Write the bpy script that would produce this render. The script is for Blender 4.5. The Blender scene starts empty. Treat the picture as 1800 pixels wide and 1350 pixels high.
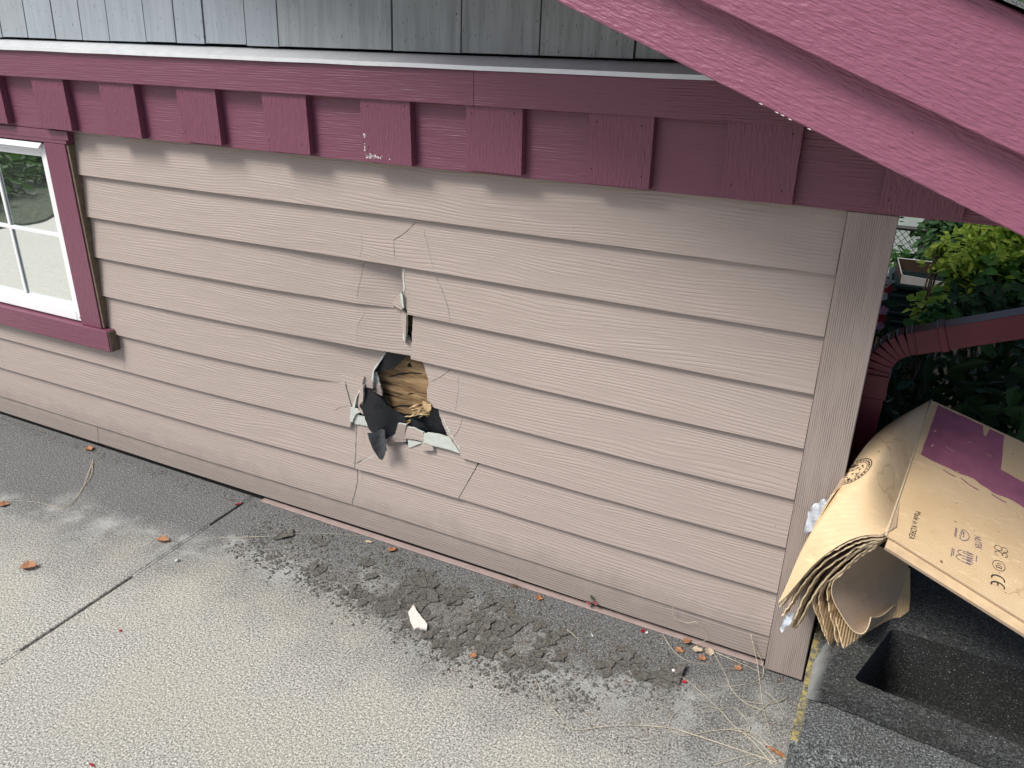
import bpy, math, random
import numpy as np
from mathutils import Vector, Matrix, noise
from mathutils.geometry import delaunay_2d_cdt
random.seed(7)
S = bpy.context.scene
# ------------------------------------------------------------ camera
RM = np.array([[0.8942121702106318, -0.19431440061043628, 0.4032697711986345],
               [0.44737247478269704, 0.35659064534589713, -0.8201835041370935],
               [0.015571238036753261, 0.9138298667515762, 0.4057986091385717]])
CC = np.array([0.11920480657565385, -1.687691730073411, 1.450092985197205])
FPX = 1426.943683267696
cd = bpy.data.cameras.new('camera'); cam = bpy.data.objects.new('camera', cd)
S.collection.objects.link(cam); S.camera = cam
m = Matrix.Identity(4)
for i in range(3):
    for j in range(3): m[i][j] = RM[i][j]
    m[i][3] = CC[i]
cam.matrix_world = m
cd.sensor_width = 36; cd.lens = FPX / 1800 * 36; cd.clip_start = .02; cd.clip_end = 500
# ------------------------------------------------------------ world and sun
SUN_EL, SUN_AZ = math.radians(50), math.radians(217)   # azimuth clockwise from +Y
w = bpy.data.worlds.new('World'); S.world = w; w.use_nodes = True
nt = w.node_tree; bg = nt.nodes['Background']
sk = nt.nodes.new('ShaderNodeTexSky'); sk.sky_type = 'NISHITA'; sk.sun_disc = False
sk.sun_elevation = SUN_EL; sk.sun_rotation = SUN_AZ; sk.dust_density = 3.0; sk.air_density = .8; sk.ozone_density = .6
nt.links.new(sk.outputs[0], bg.inputs[0]); bg.inputs[1].default_value = .10
sl = bpy.data.lights.new('sun', 'SUN'); sl.energy = 2.9; sl.angle = math.radians(22); sl.color = (1, .955, .89)
so = bpy.data.objects.new('sun', sl); S.collection.objects.link(so)
sd = Vector((math.sin(SUN_AZ) * math.cos(SUN_EL), math.cos(SUN_AZ) * math.cos(SUN_EL), math.sin(SUN_EL)))
so.rotation_euler = sd.to_track_quat('Z', 'Y').to_euler(); so.location = sd * 20
S.view_settings.view_transform = 'Standard'; S.view_settings.look = 'None'
S.view_settings.exposure = 0.42; S.view_settings.gamma = 1
# ------------------------------------------------------------ helpers
COL = S.collection
def ray(x, y): return RM @ np.array([(x - 900) / FPX, -(y - 675) / FPX, -1.])
def aty(x, y, Y=0.):
    d = ray(x, y); return Vector(CC + d * (Y - CC[1]) / d[1])
def atz(x, y, Z=0.):
    d = ray(x, y); return Vector(CC + d * (Z - CC[2]) / d[2])
def dent(x, z):
    return .026 * math.exp(-((x + 1.12) / .45) ** 2 - ((z - .52) / .38) ** 2)
def atw(x, y, extra=0.):
    Y = extra
    for _ in range(6):
        p = aty(x, y, Y); Y = dent(p.x, p.z) + extra
    return (p.x, p.z)
def tag(o, label=None, cat=None, group=None, kind=None):
    if label: o['label'] = label
    if cat: o['category'] = cat
    if group: o['group'] = group
    if kind: o['kind'] = kind
    return o
def empty(name, loc=(0, 0, 0), label=None, cat=None, group=None):
    o = bpy.data.objects.new(name, None); COL.objects.link(o); o.location = loc; o.empty_display_size = .05
    return tag(o, label, cat, group)
class MB:
    def __init__(s): s.v = []; s.f = []; s.m = []; s.sm = []
    def add(s, vs, fs, mi=0, smooth=False):
        b = len(s.v); s.v += [tuple(q) for q in vs]
        for f in fs: s.f.append([b + i for i in f]); s.m.append(mi); s.sm.append(smooth)
    def box(s, lo, hi, mi=0):
        a, b = lo, hi
        v = [(x, y, z) for z in (a[2], b[2]) for y in (a[1], b[1]) for x in (a[0], b[0])]
        s.add(v, [(0, 2, 3, 1), (4, 5, 7, 6), (0, 1, 5, 4), (2, 6, 7, 3), (0, 4, 6, 2), (1, 3, 7, 5)], mi)
    def tube(s, pts, r, n=6, mi=0, cap=True):
        pts = [Vector(p) for p in pts]; N = len(pts); rs = r if isinstance(r, (list, tuple)) else [r] * N
        vs = []; up = Vector((.12, .2, 1)).normalized()
        for i, p in enumerate(pts):
            t = (pts[min(i + 1, N - 1)] - pts[max(i - 1, 0)]).normalized()
            a = t.cross(up)
            if a.length < 1e-3: a = t.cross(Vector((1, 0, 0)))
            a.normalize(); b = t.cross(a)
            vs += [p + (a * math.cos(2 * math.pi * k / n) + b * math.sin(2 * math.pi * k / n)) * rs[i] for k in range(n)]
        fs = [(i * n + k, i * n + (k + 1) % n, (i + 1) * n + (k + 1) % n, (i + 1) * n + k) for i in range(N - 1) for k in range(n)]
        if cap: fs += [tuple(range(n))[::-1], tuple((N - 1) * n + k for k in range(n))]
        s.add(vs, fs, mi, True)
    def build(s, name, mats, parent=None, bevel=0, seg=2):
        me = bpy.data.meshes.new(name); me.from_pydata(s.v, [], s.f)
        for mm in (mats if isinstance(mats, (list, tuple)) else [mats]): me.materials.append(mm)
        me.polygons.foreach_set('material_index', s.m); me.polygons.foreach_set('use_smooth', s.sm); me.update()
        o = bpy.data.objects.new(name, me); COL.objects.link(o)
        if parent: o.parent = parent; o.location = -parent.location if parent.rotation_euler.z == 0 else (0, 0, 0)
        if bevel:
            b = o.modifiers.new('b', 'BEVEL'); b.width = bevel; b.segments = seg; b.limit_method = 'ANGLE'
        return o
def inside(p, poly):
    x, y = p; c = False; n = len(poly); j = n - 1
    for i in range(n):
        xi, yi = poly[i]; xj, yj = poly[j]
        if (yi > y) != (yj > y) and x < (xj - xi) * (y - yi) / (yj - yi) + xi: c = not c
        j = i
    return c
def subdiv(poly, step, jag=0., closed=True, seed=0):
    out = []; n = len(poly); rr = random.Random(seed)
    for i in range(n if closed else n - 1):
        a, b = Vector(poly[i]), Vector(poly[(i + 1) % n]); L = (b - a).length; k = max(1, int(L / step))
        nn = Vector((-(b - a).y, (b - a).x)) / max(L, 1e-9)
        for t in range(k):
            q = a.lerp(b, t / k)
            if t and jag: q = q + nn * rr.uniform(-jag, jag)
            out.append((q.x, q.y))
    if not closed: out.append(tuple(poly[-1]))
    return out
def sliver(line, w=.0011, seed=1):
    """thin crack polygon round a polyline of (x, z) points"""
    L = subdiv(line, .012, .0012, False, seed); n = len(L); l = []; r = []
    for i, p in enumerate(L):
        a, b = Vector(L[max(i - 1, 0)]), Vector(L[min(i + 1, n - 1)]); d = (b - a).normalized(); q = Vector((-d.y, d.x))
        ww = w * (.35 if i in (0, n - 1) else 1) * (.7 + .6 * abs(math.sin(i * 1.7)))
        l.append(tuple(Vector(p) + q * ww / 2)); r.append(tuple(Vector(p) - q * ww / 2))
    return l + r[::-1]
def cdt(outer, cuts, res):
    vs = []; es = []
    for poly in [outer] + cuts:
        b = len(vs); vs += [Vector(p) for p in poly]; es += [(b + i, b + (i + 1) % len(poly)) for i in range(len(poly))]
    xs = [p[0] for p in outer]; ys = [p[1] for p in outer]
    nx = int((max(xs) - min(xs)) / res); ny = int((max(ys) - min(ys)) / res)
    for i in range(1, nx):
        for j in range(1, ny):
            p = (min(xs) + i * res, min(ys) + j * res)
            if inside(p, outer) and not any(inside(p, c) for c in cuts): vs.append(Vector(p))
    V, E, F = delaunay_2d_cdt(vs, es, [], 0, 1e-6)[:3]
    T = []
    for f in F:
        c = sum((V[i] for i in f), Vector((0, 0))) / len(f)
        if inside(c, outer) and not any(inside(c, q) for q in cuts): T.append(tuple(f))
    return V, T
def sheet(mb, outer, cuts, fn, bn, res=.02, raw=lambda p: 1, mi=0, flip=False):
    """2D outline -> solid sheet: fn(x,z) front point, bn(x,z) back point"""
    V, T = cdt(outer, cuts, res)
    TT = []
    for t in T:
        a, b, c = (V[i] for i in t)
        if abs((b - a).cross(c - a)) < 2e-8: continue
        if (b - a).cross(c - a) < 0: t = t[::-1]
        TT.append(t)
    fr = [fn(v.x, v.y) for v in V]; bk = [bn(v.x, v.y) for v in V]
    g = (lambda t: t[::-1]) if flip else (lambda t: t)
    mb.add(fr, [g(t) for t in TT], mi, True); mb.add(bk, [g(t[::-1]) for t in TT], mi, True)
    ed = {}
    for t in TT:
        for k in range(3):
            a, b = t[k], t[(k + 1) % 3]
            if (b, a) in ed: del ed[(b, a)]
            else: ed[(a, b)] = 1
    for (a, b) in ed:
        mid = (V[a] + V[b]) / 2
        mb.add([fr[a], fr[b], bk[b], bk[a]], [g((3, 2, 1, 0))], raw(mid))
# ------------------------------------------------------------ materials
def mat(name):
    mm = bpy.data.materials.new(name); mm.use_nodes = True; t = mm.node_tree
    return mm, t, t.nodes['Principled BSDF']
def nd(t, ty, **kw):
    n = t.nodes.new(ty)
    for k, v in kw.items():
        if k.startswith('i_'):
            key = k[2:]; key = int(key) if key.isdigit() else key.replace('_', ' ')
            n.inputs[key].default_value = v
        else: setattr(n, k, v)
    return n
def ln(t, a, b): t.links.new(a, b)
def math_(t, op, a, b=None, c=None):
    n = t.nodes.new('ShaderNodeMath'); n.operation = op
    for i, q in enumerate((a, b, c)):
        if q is None: continue
        if isinstance(q, (int, float)): n.inputs[i].default_value = q
        else: ln(t, q, n.inputs[i])
    return n.outputs[0]
def coord(t, sc, rnd=True):
    tc = nd(t, 'ShaderNodeTexCoord'); v = tc.outputs['Object']
    if rnd:
        oi = nd(t, 'ShaderNodeObjectInfo'); a = nd(t, 'ShaderNodeVectorMath', operation='ADD'); ml = math_(t, 'MULTIPLY', oi.outputs['Random'], 61.)
        ln(t, v, a.inputs[0]); ln(t, ml, a.inputs[1]); v = a.outputs[0]
    mp = nd(t, 'ShaderNodeMapping'); mp.inputs['Scale'].default_value = sc; ln(t, v, mp.inputs[0])
    return mp.outputs[0], v
def noise_(t, v, scale=1., detail=2., rough=.5):
    n = nd(t, 'ShaderNodeTexNoise'); n.inputs['Scale'].default_value = scale; n.inputs['Detail'].default_value = detail
    n.inputs['Roughness'].default_value = rough; ln(t, v, n.inputs['Vector']); return n.outputs['Fac']
def ramp(t, v, stops):
    r = nd(t, 'ShaderNodeValToRGB'); e = r.color_ramp.elements
    while len(e) < len(stops): e.new(.5)
    for q, (p, c) in zip(e, stops): q.position = p; q.color = (*c, 1) if len(c) == 3 else c
    ln(t, v, r.inputs[0]); return r.outputs[0]
def mixc(t, f, a, b, mode='MIX'):
    n = nd(t, 'ShaderNodeMix', data_type='RGBA', blend_type=mode)
    for k, q in ((0, f), (6, a), (7, b)):
        if isinstance(q, (int, float)): n.inputs[k].default_value = q
        elif isinstance(q, tuple): n.inputs[k].default_value = (*q, 1)
        else: ln(t, q, n.inputs[k])
    return n.outputs[2]
def bump(t, bs, h, dist, strength=1.):
    b = nd(t, 'ShaderNodeBump'); b.inputs['Distance'].default_value = dist; b.inputs['Strength'].default_value = strength
    ln(t, h, b.inputs['Height']); ln(t, b.outputs[0], bs.inputs['Normal'])
def grained(name, col, axis='x', freq=1250., dist=.0006, rough=.5, amp=55., dark=.9, var=.12, fine=.5, swirl=1.0, sw=1., streak=None, soil=False):
    """painted board pressed with cedar grain; axis = direction the grain runs"""
    mm, t, bs = mat(name)
    sc = {'x': (1.5, 4, 6.5), 'z': (12, 4, 1.6)}[axis]
    a, raw_ = coord(t, sc); n1 = noise_(t, a, swirl, 2.5, .45)
    sx = nd(t, 'ShaderNodeSeparateXYZ'); ln(t, raw_, sx.inputs[0]); ac = sx.outputs[2 if axis == 'x' else 0]
    fs = {'x': (9, 40, 170), 'z': (170, 40, 22)}[axis]
    if streak: fs = streak
    mp = nd(t, 'ShaderNodeMapping'); mp.inputs['Scale'].default_value = fs; ln(t, raw_, mp.inputs[0]); nf = noise_(t, mp.outputs[0], 1, 2, .6)
    mp2 = nd(t, 'ShaderNodeMapping'); mp2.inputs['Scale'].default_value = (6, 6, 40) if axis == 'x' else (40, 6, 6); ln(t, raw_, mp2.inputs[0]); nm = noise_(t, mp2.outputs[0], 1, 2, .5)
    ph = math_(t, 'ADD', math_(t, 'MULTIPLY', ac, freq), math_(t, 'MULTIPLY', n1, amp))
    ph = math_(t, 'ADD', ph, math_(t, 'MULTIPLY', nf, .9))
    s = math_(t, 'MULTIPLY_ADD', math_(t, 'SINE', ph), .5, .5); s = math_(t, 'SUBTRACT', 1., math_(t, 'POWER', s, 3.))
    msk = math_(t, 'SMOOTH_MAX', math_(t, 'MULTIPLY_ADD', nm, 3.2, -1.05), .12, .1)
    h = math_(t, 'MULTIPLY_ADD', math_(t, 'MULTIPLY', s, sw), math_(t, 'MINIMUM', msk, 1.0), math_(t, 'MULTIPLY', nf, fine))
    big = noise_(t, raw_, 2.2, 3, .6)
    c = mixc(t, math_(t, 'MINIMUM', math_(t, 'MAXIMUM', math_(t, 'MULTIPLY', h, .8), 0.), 1.), tuple(q * .9 for q in col), col)
    c = mixc(t, math_(t, 'MULTIPLY', math_(t, 'SUBTRACT', big, .3), var * 3), c, tuple(q * .86 for q in col))
    sp = noise_(t, raw_, 160, 1, .5); c = mixc(t, math_(t, 'GREATER_THAN', sp, .79), c, tuple(q * .6 for q in col))
    if soil:
        sz = nd(t, 'ShaderNodeTexCoord'); sz2 = nd(t, 'ShaderNodeSeparateXYZ'); ln(t, sz.outputs['Object'], sz2.inputs[0]); k_ = noise_(t, sz.outputs['Object'], 14, 4, .65)
        e = ramp(t, math_(t, 'SUBTRACT', sz2.outputs[2], math_(t, 'MULTIPLY', k_, .12)), [(.0, (.55, .55, .55)), (.09, (0, 0, 0))]); c = mixc(t, e, c, (.17, .15, .135))
    ln(t, c, bs.inputs['Base Color']); bs.inputs['Roughness'].default_value = rough; bump(t, bs, h, dist)
    return mm
def plain(name, col, rough=.6, nscale=40., var=.15, bd=0., bscale=200., metallic=0., col2=None, detail=4.):
    mm, t, bs = mat(name); a, v = coord(t, (1, 1, 1)); n = noise_(t, v, nscale, detail, .6)
    c2 = col2 or tuple(q * (1 - 2 * var) for q in col)
    ln(t, ramp(t, n, [(.3, c2), (.7, col)]), bs.inputs['Base Color'])
    bs.inputs['Roughness'].default_value = rough; bs.inputs['Specular IOR Level'].default_value = .3; bs.inputs['Metallic'].default_value = metallic
    if bd: bump(t, bs, noise_(t, v, bscale, 3, .6), bd)
    return mm
TAN = (.375, .317, .287); PLUM = (.175, .057, .095)
M = {}
M['siding'] = grained('siding_paint', TAN, 'x', 760, .0007, .55, amp=60, var=.10, fine=.8, soil=True)
M['corner'] = grained('corner_paint', tuple(q * .86 for q in TAN), 'z', 1500, .0012, .6, amp=10, var=.2, fine=.9)
M['plum_x'] = grained('plum_paint_long', PLUM, 'x', 1100, .0011, .42, amp=22, fine=1.6, sw=.35, streak=(14, 40, 230))
M['plum_z'] = grained('plum_paint_upright', PLUM, 'z', 900, .0014, .42, amp=16, fine=2.2, sw=.2, streak=(230, 40, 45))
M['plum_r'] = grained('plum_paint_rough_sawn', (.26, .09, .145), 'x', 520, .0012, .34, amp=26, fine=2.6, sw=.2, streak=(48, 60, 230))
M['cement'] = plain('raw_fibre_cement', (.54, .58, .54), .9, 60, .1, .0006, 400)
M['vinyl'] = plain('white_vinyl', (.78, .8, .82), .35, 3, .03)
M['flash'] = plain('grey_painted_metal', (.72, .75, .77), .35, 30, .06, .0002, 60, .3)
M['black'] = plain('black_building_paper', (.012, .014, .018), .38, 40, .2, .004, 28)
M['rawedge'] = plain('bare_trim_edge', (.19, .15, .105), .8, 60, .2)
M['strip'] = plain('pink_grey_flashing', (.38, .30, .28), .5, 40, .1)
M['dark'] = plain('dark_gap', (.012, .012, .012), .9)
M['nail'] = plain('nail_hole', (.03, .012, .016), .8)
M['white'] = plain('white_scuff', (.75, .72, .72), .8, 300, .1)
# plywood
mm, t, bs = mat('weathered_plywood'); a, v = coord(t, (7, 7, 80)); n = noise_(t, a, 1, 4, .65); b_, _ = coord(t, (3, 3, 10)); n2 = noise_(t, b_, 1.3, 3, .6)
c = ramp(t, n, [(.33, (.025, .014, .008)), (.40, (.13, .078, .036)), (.5, (.22, .14, .066)), (.62, (.34, .235, .13))]); c = mixc(t, math_(t, 'GREATER_THAN', n2, .66), c, (.17, .12, .08))
ln(t, c, bs.inputs['Base Color']); bs.inputs['Roughness'].default_value = .8; bump(t, bs, n, .0012); M['ply'] = mm
M['splinter'] = plain('fresh_split_wood', (.68, .50, .28), .8, 200, .25)
# shakes
mm, t, bs = mat('weathered_grey_cedar'); a, v = coord(t, (55, 10, 4)); n = noise_(t, a, 1, 5, .7)
oi = nd(t, 'ShaderNodeAttribute', attribute_name='tone'); b_, _ = coord(t, (1, 1, 1)); n2 = noise_(t, b_, 6, 3, .6)
c = ramp(t, n, [(.25, (.15, .165, .165)), (.5, (.29, .315, .32)), (.8, (.40, .43, .45))])
c = mixc(t, math_(t, 'MULTIPLY', oi.outputs['Fac'], .55), c, (.34, .41, .50)); c = mixc(t, math_(t, 'MULTIPLY', n2, .45), c, (.17, .195, .19))
n3, _ = coord(t, (260, 20, 60)); n3 = noise_(t, n3, 1, 2, .6); c = mixc(t, math_(t, 'GREATER_THAN', n3, .7), c, (.07, .08, .085))
ln(t, c, bs.inputs['Base Color']); bs.inputs['Roughness'].default_value = .75; bump(t, bs, n, .0012); M['shake'] = mm
# glass; the unlit room behind is painted in as a dark opaque base
mm, t, bs = mat('window_glass'); bs.inputs['Base Color'].default_value = (.03, .036, .034, 1); bs.inputs['Roughness'].default_value = .6
gl = nd(t, 'ShaderNodeBsdfGlossy'); gl.inputs['Roughness'].default_value = .015; gl.inputs['Color'].default_value = (.93, 1, .98, 1)
mx = nd(t, 'ShaderNodeMixShader'); mx.inputs[0].default_value = .68; ln(t, bs.outputs[0], mx.inputs[1]); ln(t, gl.outputs[0], mx.inputs[2])
cz, v = coord(t, (1, 1, 1), False); bp_ = nd(t, 'ShaderNodeBump'); bp_.inputs['Distance'].default_value = .0004; ln(t, noise_(t, v, 9, 1, .5), bp_.inputs['Height']); ln(t, bp_.outputs[0], gl.inputs['Normal'])
ln(t, mx.outputs[0], t.nodes['Material Output'].inputs[0]); M['glass'] = mm
# concrete driveway
mm, t, bs = mat('weathered_concrete'); a, v = coord(t, (1, 1, 1), False)
sx = nd(t, 'ShaderNodeSeparateXYZ'); ln(t, v, sx.inputs[0])
nb = noise_(t, v, 3.2, 4, .55); nmid = noise_(t, v, 9, 4, .65); nfi = noise_(t, v, 205, 4, .9); nsp = noise_(t, v, 260, 1, .5)
vo = nd(t, 'ShaderNodeTexVoronoi'); vo.inputs['Scale'].default_value = 210; ln(t, v, vo.inputs['Vector'])
agg = ramp(t, nfi, [(.38, (.03, .033, .034)), (.45, (.24, .25, .245)), (.52, (.47, .47, .425)), (.60, (.86, .84, .75))])
agg = mixc(t, math_(t, 'MULTIPLY', ramp(t, nb, [(.45, (0, 0, 0)), (.62, (1, 1, 1))]), .16), agg, (.50, .47, .33))
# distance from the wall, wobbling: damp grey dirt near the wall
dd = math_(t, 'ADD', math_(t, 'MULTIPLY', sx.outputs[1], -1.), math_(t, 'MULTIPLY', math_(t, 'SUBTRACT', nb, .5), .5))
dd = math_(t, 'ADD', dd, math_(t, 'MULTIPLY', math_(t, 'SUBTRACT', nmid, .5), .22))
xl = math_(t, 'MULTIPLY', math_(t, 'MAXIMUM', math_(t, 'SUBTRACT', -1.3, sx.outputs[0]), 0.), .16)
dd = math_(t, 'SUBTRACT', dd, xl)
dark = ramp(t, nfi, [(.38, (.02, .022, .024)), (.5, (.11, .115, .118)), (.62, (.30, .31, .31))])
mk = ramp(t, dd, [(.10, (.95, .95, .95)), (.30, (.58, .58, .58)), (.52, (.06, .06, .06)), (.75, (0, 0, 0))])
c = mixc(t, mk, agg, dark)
# pale washed dust
pw = math_(t, 'MULTIPLY', ramp(t, dd, [(.13, (0, 0, 0)), (.24, (1, 1, 1)), (.36, (0, 0, 0))]), ramp(t, nmid, [(.45, (0, 0, 0)), (.62, (1, 1, 1))]))
c = mixc(t, math_(t, 'MULTIPLY', pw, .6), c, (.46, .49, .48))
ax_, bx_ = (-1.27, -.20), (-.42, -.235)
mp = nd(t, 'ShaderNodeMapping', vector_type='POINT'); mp.inputs['Location'].default_value = (.82 / .55, .215 / .125, 0); mp.inputs['Scale'].default_value = (1 / .55, 1 / .125, 0); ln(t, v, mp.inputs[0])
vl = nd(t, 'ShaderNodeVectorMath', operation='LENGTH'); ln(t, mp.outputs[0], vl.inputs[0])
dm = math_(t, 'ADD', vl.outputs['Value'], math_(t, 'MULTIPLY', math_(t, 'SUBTRACT', noise_(t, v, 22, 5, .7), .5), 2.4))
c = mixc(t, ramp(t, dm, [(.30, (.75, .75, .75)), (.85, (0, 0, 0))]), c, mixc(t, ramp(t, nfi, [(.38, (0, 0, 0)), (.6, (1, 1, 1))]), (.045, .045, .04), (.21, .205, .185)))
c = mixc(t, math_(t, 'GREATER_THAN', nsp, .72), c, (.82, .81, .76)); c = mixc(t, math_(t, 'LESS_THAN', nsp, .29), c, (.03, .03, .03))
ln(t, c, bs.inputs['Base Color']); bs.inputs['Roughness'].default_value = .9
bump(t, bs, math_(t, 'ADD', nfi, math_(t, 'MULTIPLY', vo.outputs['Distance'], .2)), .0024, 1.); M['concrete'] = mm
M['crust'] = plain('dried_mud', (.20, .195, .175), .95, 160, .3, .004, 300, col2=(.05, .05, .045), detail=6)
M['soil'] = plain('dark_soil', (.035, .03, .022), 1, 12, .3, .01, 40)
M['straw'] = plain('dry_grass_stem', (.62, .56, .44), .7, 40, .2)
M['needle'] = plain('dry_needle', (.30, .17, .09), .8, 60, .3)
M['brownleaf'] = plain('dead_leaf', (.42, .22, .12), .6, 90, .3, .0008, 150, col2=(.22, .09, .04))
M['paleleaf'] = plain('pale_dead_leaf', (.55, .45, .33), .6, 90, .2)
M['red'] = plain('red_petal', (.45, .02, .04), .5, 90, .2)
M['redleaf'] = plain('dusky_red_leaf', (.36, .12, .12), .5, 60, .25)
M['block'] = None
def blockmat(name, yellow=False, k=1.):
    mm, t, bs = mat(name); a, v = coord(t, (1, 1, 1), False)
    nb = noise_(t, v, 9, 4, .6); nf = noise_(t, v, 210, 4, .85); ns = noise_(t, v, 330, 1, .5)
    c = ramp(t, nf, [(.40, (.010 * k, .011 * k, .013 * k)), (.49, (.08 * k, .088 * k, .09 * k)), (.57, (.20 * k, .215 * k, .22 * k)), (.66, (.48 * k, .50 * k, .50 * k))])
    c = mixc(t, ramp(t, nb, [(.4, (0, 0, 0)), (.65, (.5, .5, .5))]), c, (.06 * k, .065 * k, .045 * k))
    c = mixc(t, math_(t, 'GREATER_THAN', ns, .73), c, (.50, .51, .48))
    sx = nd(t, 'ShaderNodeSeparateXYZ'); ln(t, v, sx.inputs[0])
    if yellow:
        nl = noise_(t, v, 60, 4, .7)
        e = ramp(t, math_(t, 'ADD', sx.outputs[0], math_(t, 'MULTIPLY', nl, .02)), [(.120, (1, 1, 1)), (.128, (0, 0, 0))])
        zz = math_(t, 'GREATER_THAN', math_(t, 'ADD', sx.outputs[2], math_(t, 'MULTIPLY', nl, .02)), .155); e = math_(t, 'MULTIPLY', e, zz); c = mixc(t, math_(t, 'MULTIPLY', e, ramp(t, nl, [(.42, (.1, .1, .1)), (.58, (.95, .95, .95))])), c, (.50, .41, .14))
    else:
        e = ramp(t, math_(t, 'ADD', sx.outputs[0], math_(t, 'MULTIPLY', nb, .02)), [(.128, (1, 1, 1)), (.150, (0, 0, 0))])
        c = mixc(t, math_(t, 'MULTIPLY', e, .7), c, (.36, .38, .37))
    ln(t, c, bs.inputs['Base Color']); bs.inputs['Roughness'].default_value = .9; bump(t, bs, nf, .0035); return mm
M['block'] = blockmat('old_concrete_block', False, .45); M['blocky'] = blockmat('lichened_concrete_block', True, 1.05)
# cardboard
def card(name, col, flute='y', bd=.0004, stain=True):
    mm, t, bs = mat(name); a, v = coord(t, (1, 1, 1), False); n = noise_(t, v, 5, 4, .6); nf = noise_(t, v, 90, 3, .6)
    c = mixc(t, ramp(t, n, [(.35, (0, 0, 0)), (.7, (1, 1, 1))]), col, tuple(q * p for q, p in zip(col, (.86, .8, .72))))
    c = mixc(t, math_(t, 'MULTIPLY', nf, .3), c, tuple(q * .8 for q in col)); mpw = nd(t, 'ShaderNodeMapping'); mpw.inputs['Scale'].default_value = (6, 30, 30); ln(t, v, mpw.inputs[0]); c = mixc(t, ramp(t, noise_(t, mpw.outputs[0], 1.5, 4, .7), [(.56, (0, 0, 0)), (.72, (.7, .7, .7))]), c, tuple(min(1, q * 1.18) for q in col)); c = mixc(t, math_(t, 'GREATER_THAN', noise_(t, v, 75, 1, .5), .775), c, (.22, .14, .08))
    if stain:
        n2 = noise_(t, v, 7.5, 3, .55); d = math_(t, 'ABSOLUTE', math_(t, 'SUBTRACT', n2, .54)); e = ramp(t, d, [(0., (1, 1, 1)), (.012, (0, 0, 0))])
        c = mixc(t, math_(t, 'MULTIPLY', math_(t, 'MULTIPLY', e, ramp(t, noise_(t, v, 4, 1, .5), [(.5, (0, 0, 0)), (.6, (1, 1, 1))])), .45), c, (.34, .19, .08))
    ln(t, c, bs.inputs['Base Color']); bs.inputs['Roughness'].default_value = .62
    sx = nd(t, 'ShaderNodeSeparateXYZ'); ln(t, v, sx.inputs[0])
    fl = math_(t, 'SINE', math_(t, 'MULTIPLY', sx.outputs[1 if flute == 'y' else 0], 1000))
    bump(t, bs, math_(t, 'ADD', math_(t, 'MULTIPLY', fl, .35), n), bd); return mm
M['card'] = card('tan_cardboard', (.70, .535, .33)); M['card2'] = card('brown_cardboard', (.50, .345, .185), 'x', .0006, False)
M['cardin'] = card('grey_brown_cardboard_liner', (.40, .31, .23), 'x', .0002, False)
M['cardedge'] = plain('torn_cardboard_edge', (.74, .60, .40), .9, 300, .25)
M['purple'] = plain('purple_print', (.36, .13, .205), .45, 25, .14)
M['ink'] = plain('faded_black_ink', (.05, .04, .045), .6, 500, .3)
M['inkb'] = plain('faded_blue_ink', (.16, .13, .2), .6, 500, .2)
mm, t, bs = mat('clear_plastic_film'); bs.inputs['Base Color'].default_value = (.75, .82, .9, 1); bs.inputs['Roughness'].default_value = .2; bs.inputs['Alpha'].default_value = .75
a, v = coord(t, (1, 1, 1)); bump(t, bs, noise_(t, v, 70, 3, .6), .004); M['film'] = mm
M['pipe'] = plain('maroon_gutter_paint', (.12, .02, .035), .35, 8, .15)
M['gutgreen'] = plain('maroon_gutter_mossy', (.13, .05, .045), .5, 8, .2)
def leafm(name, a, b, tr=.35, rough=.45):
    mm, t, bs = mat(name); _, v = coord(t, (1, 1, 1)); n = noise_(t, v, 6, 3, .6)
    at_ = nd(t, 'ShaderNodeAttribute', attribute_name='tone')
    c = mixc(t, at_.outputs['Fac'], a, b); c = mixc(t, math_(t, 'MULTIPLY', n, .4), c, tuple(q * .7 for q in a))
    ln(t, c, bs.inputs['Base Color']); bs.inputs['Roughness'].default_value = .6; bs.inputs['Specular IOR Level'].default_value = .2
    tl = nd(t, 'ShaderNodeBsdfTranslucent'); ln(t, c, tl.inputs[0]); mx = nd(t, 'ShaderNodeMixShader'); mx.inputs[0].default_value = tr
    ln(t, bs.outputs[0], mx.inputs[1]); ln(t, tl.outputs[0], mx.inputs[2]); ln(t, mx.outputs[0], t.nodes['Material Output'].inputs[0]); return mm
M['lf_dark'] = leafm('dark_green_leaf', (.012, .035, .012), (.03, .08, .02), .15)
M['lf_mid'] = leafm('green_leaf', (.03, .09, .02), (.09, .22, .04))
M['lf_lime'] = leafm('lime_leaf', (.20, .34, .04), (.62, .74, .14), .5)  # lime green, lifted in colour to make up for weak sun on the leaves
M['bark'] = plain('bark', (.09, .065, .045), .9, 30, .3, .003, 60)
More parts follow.
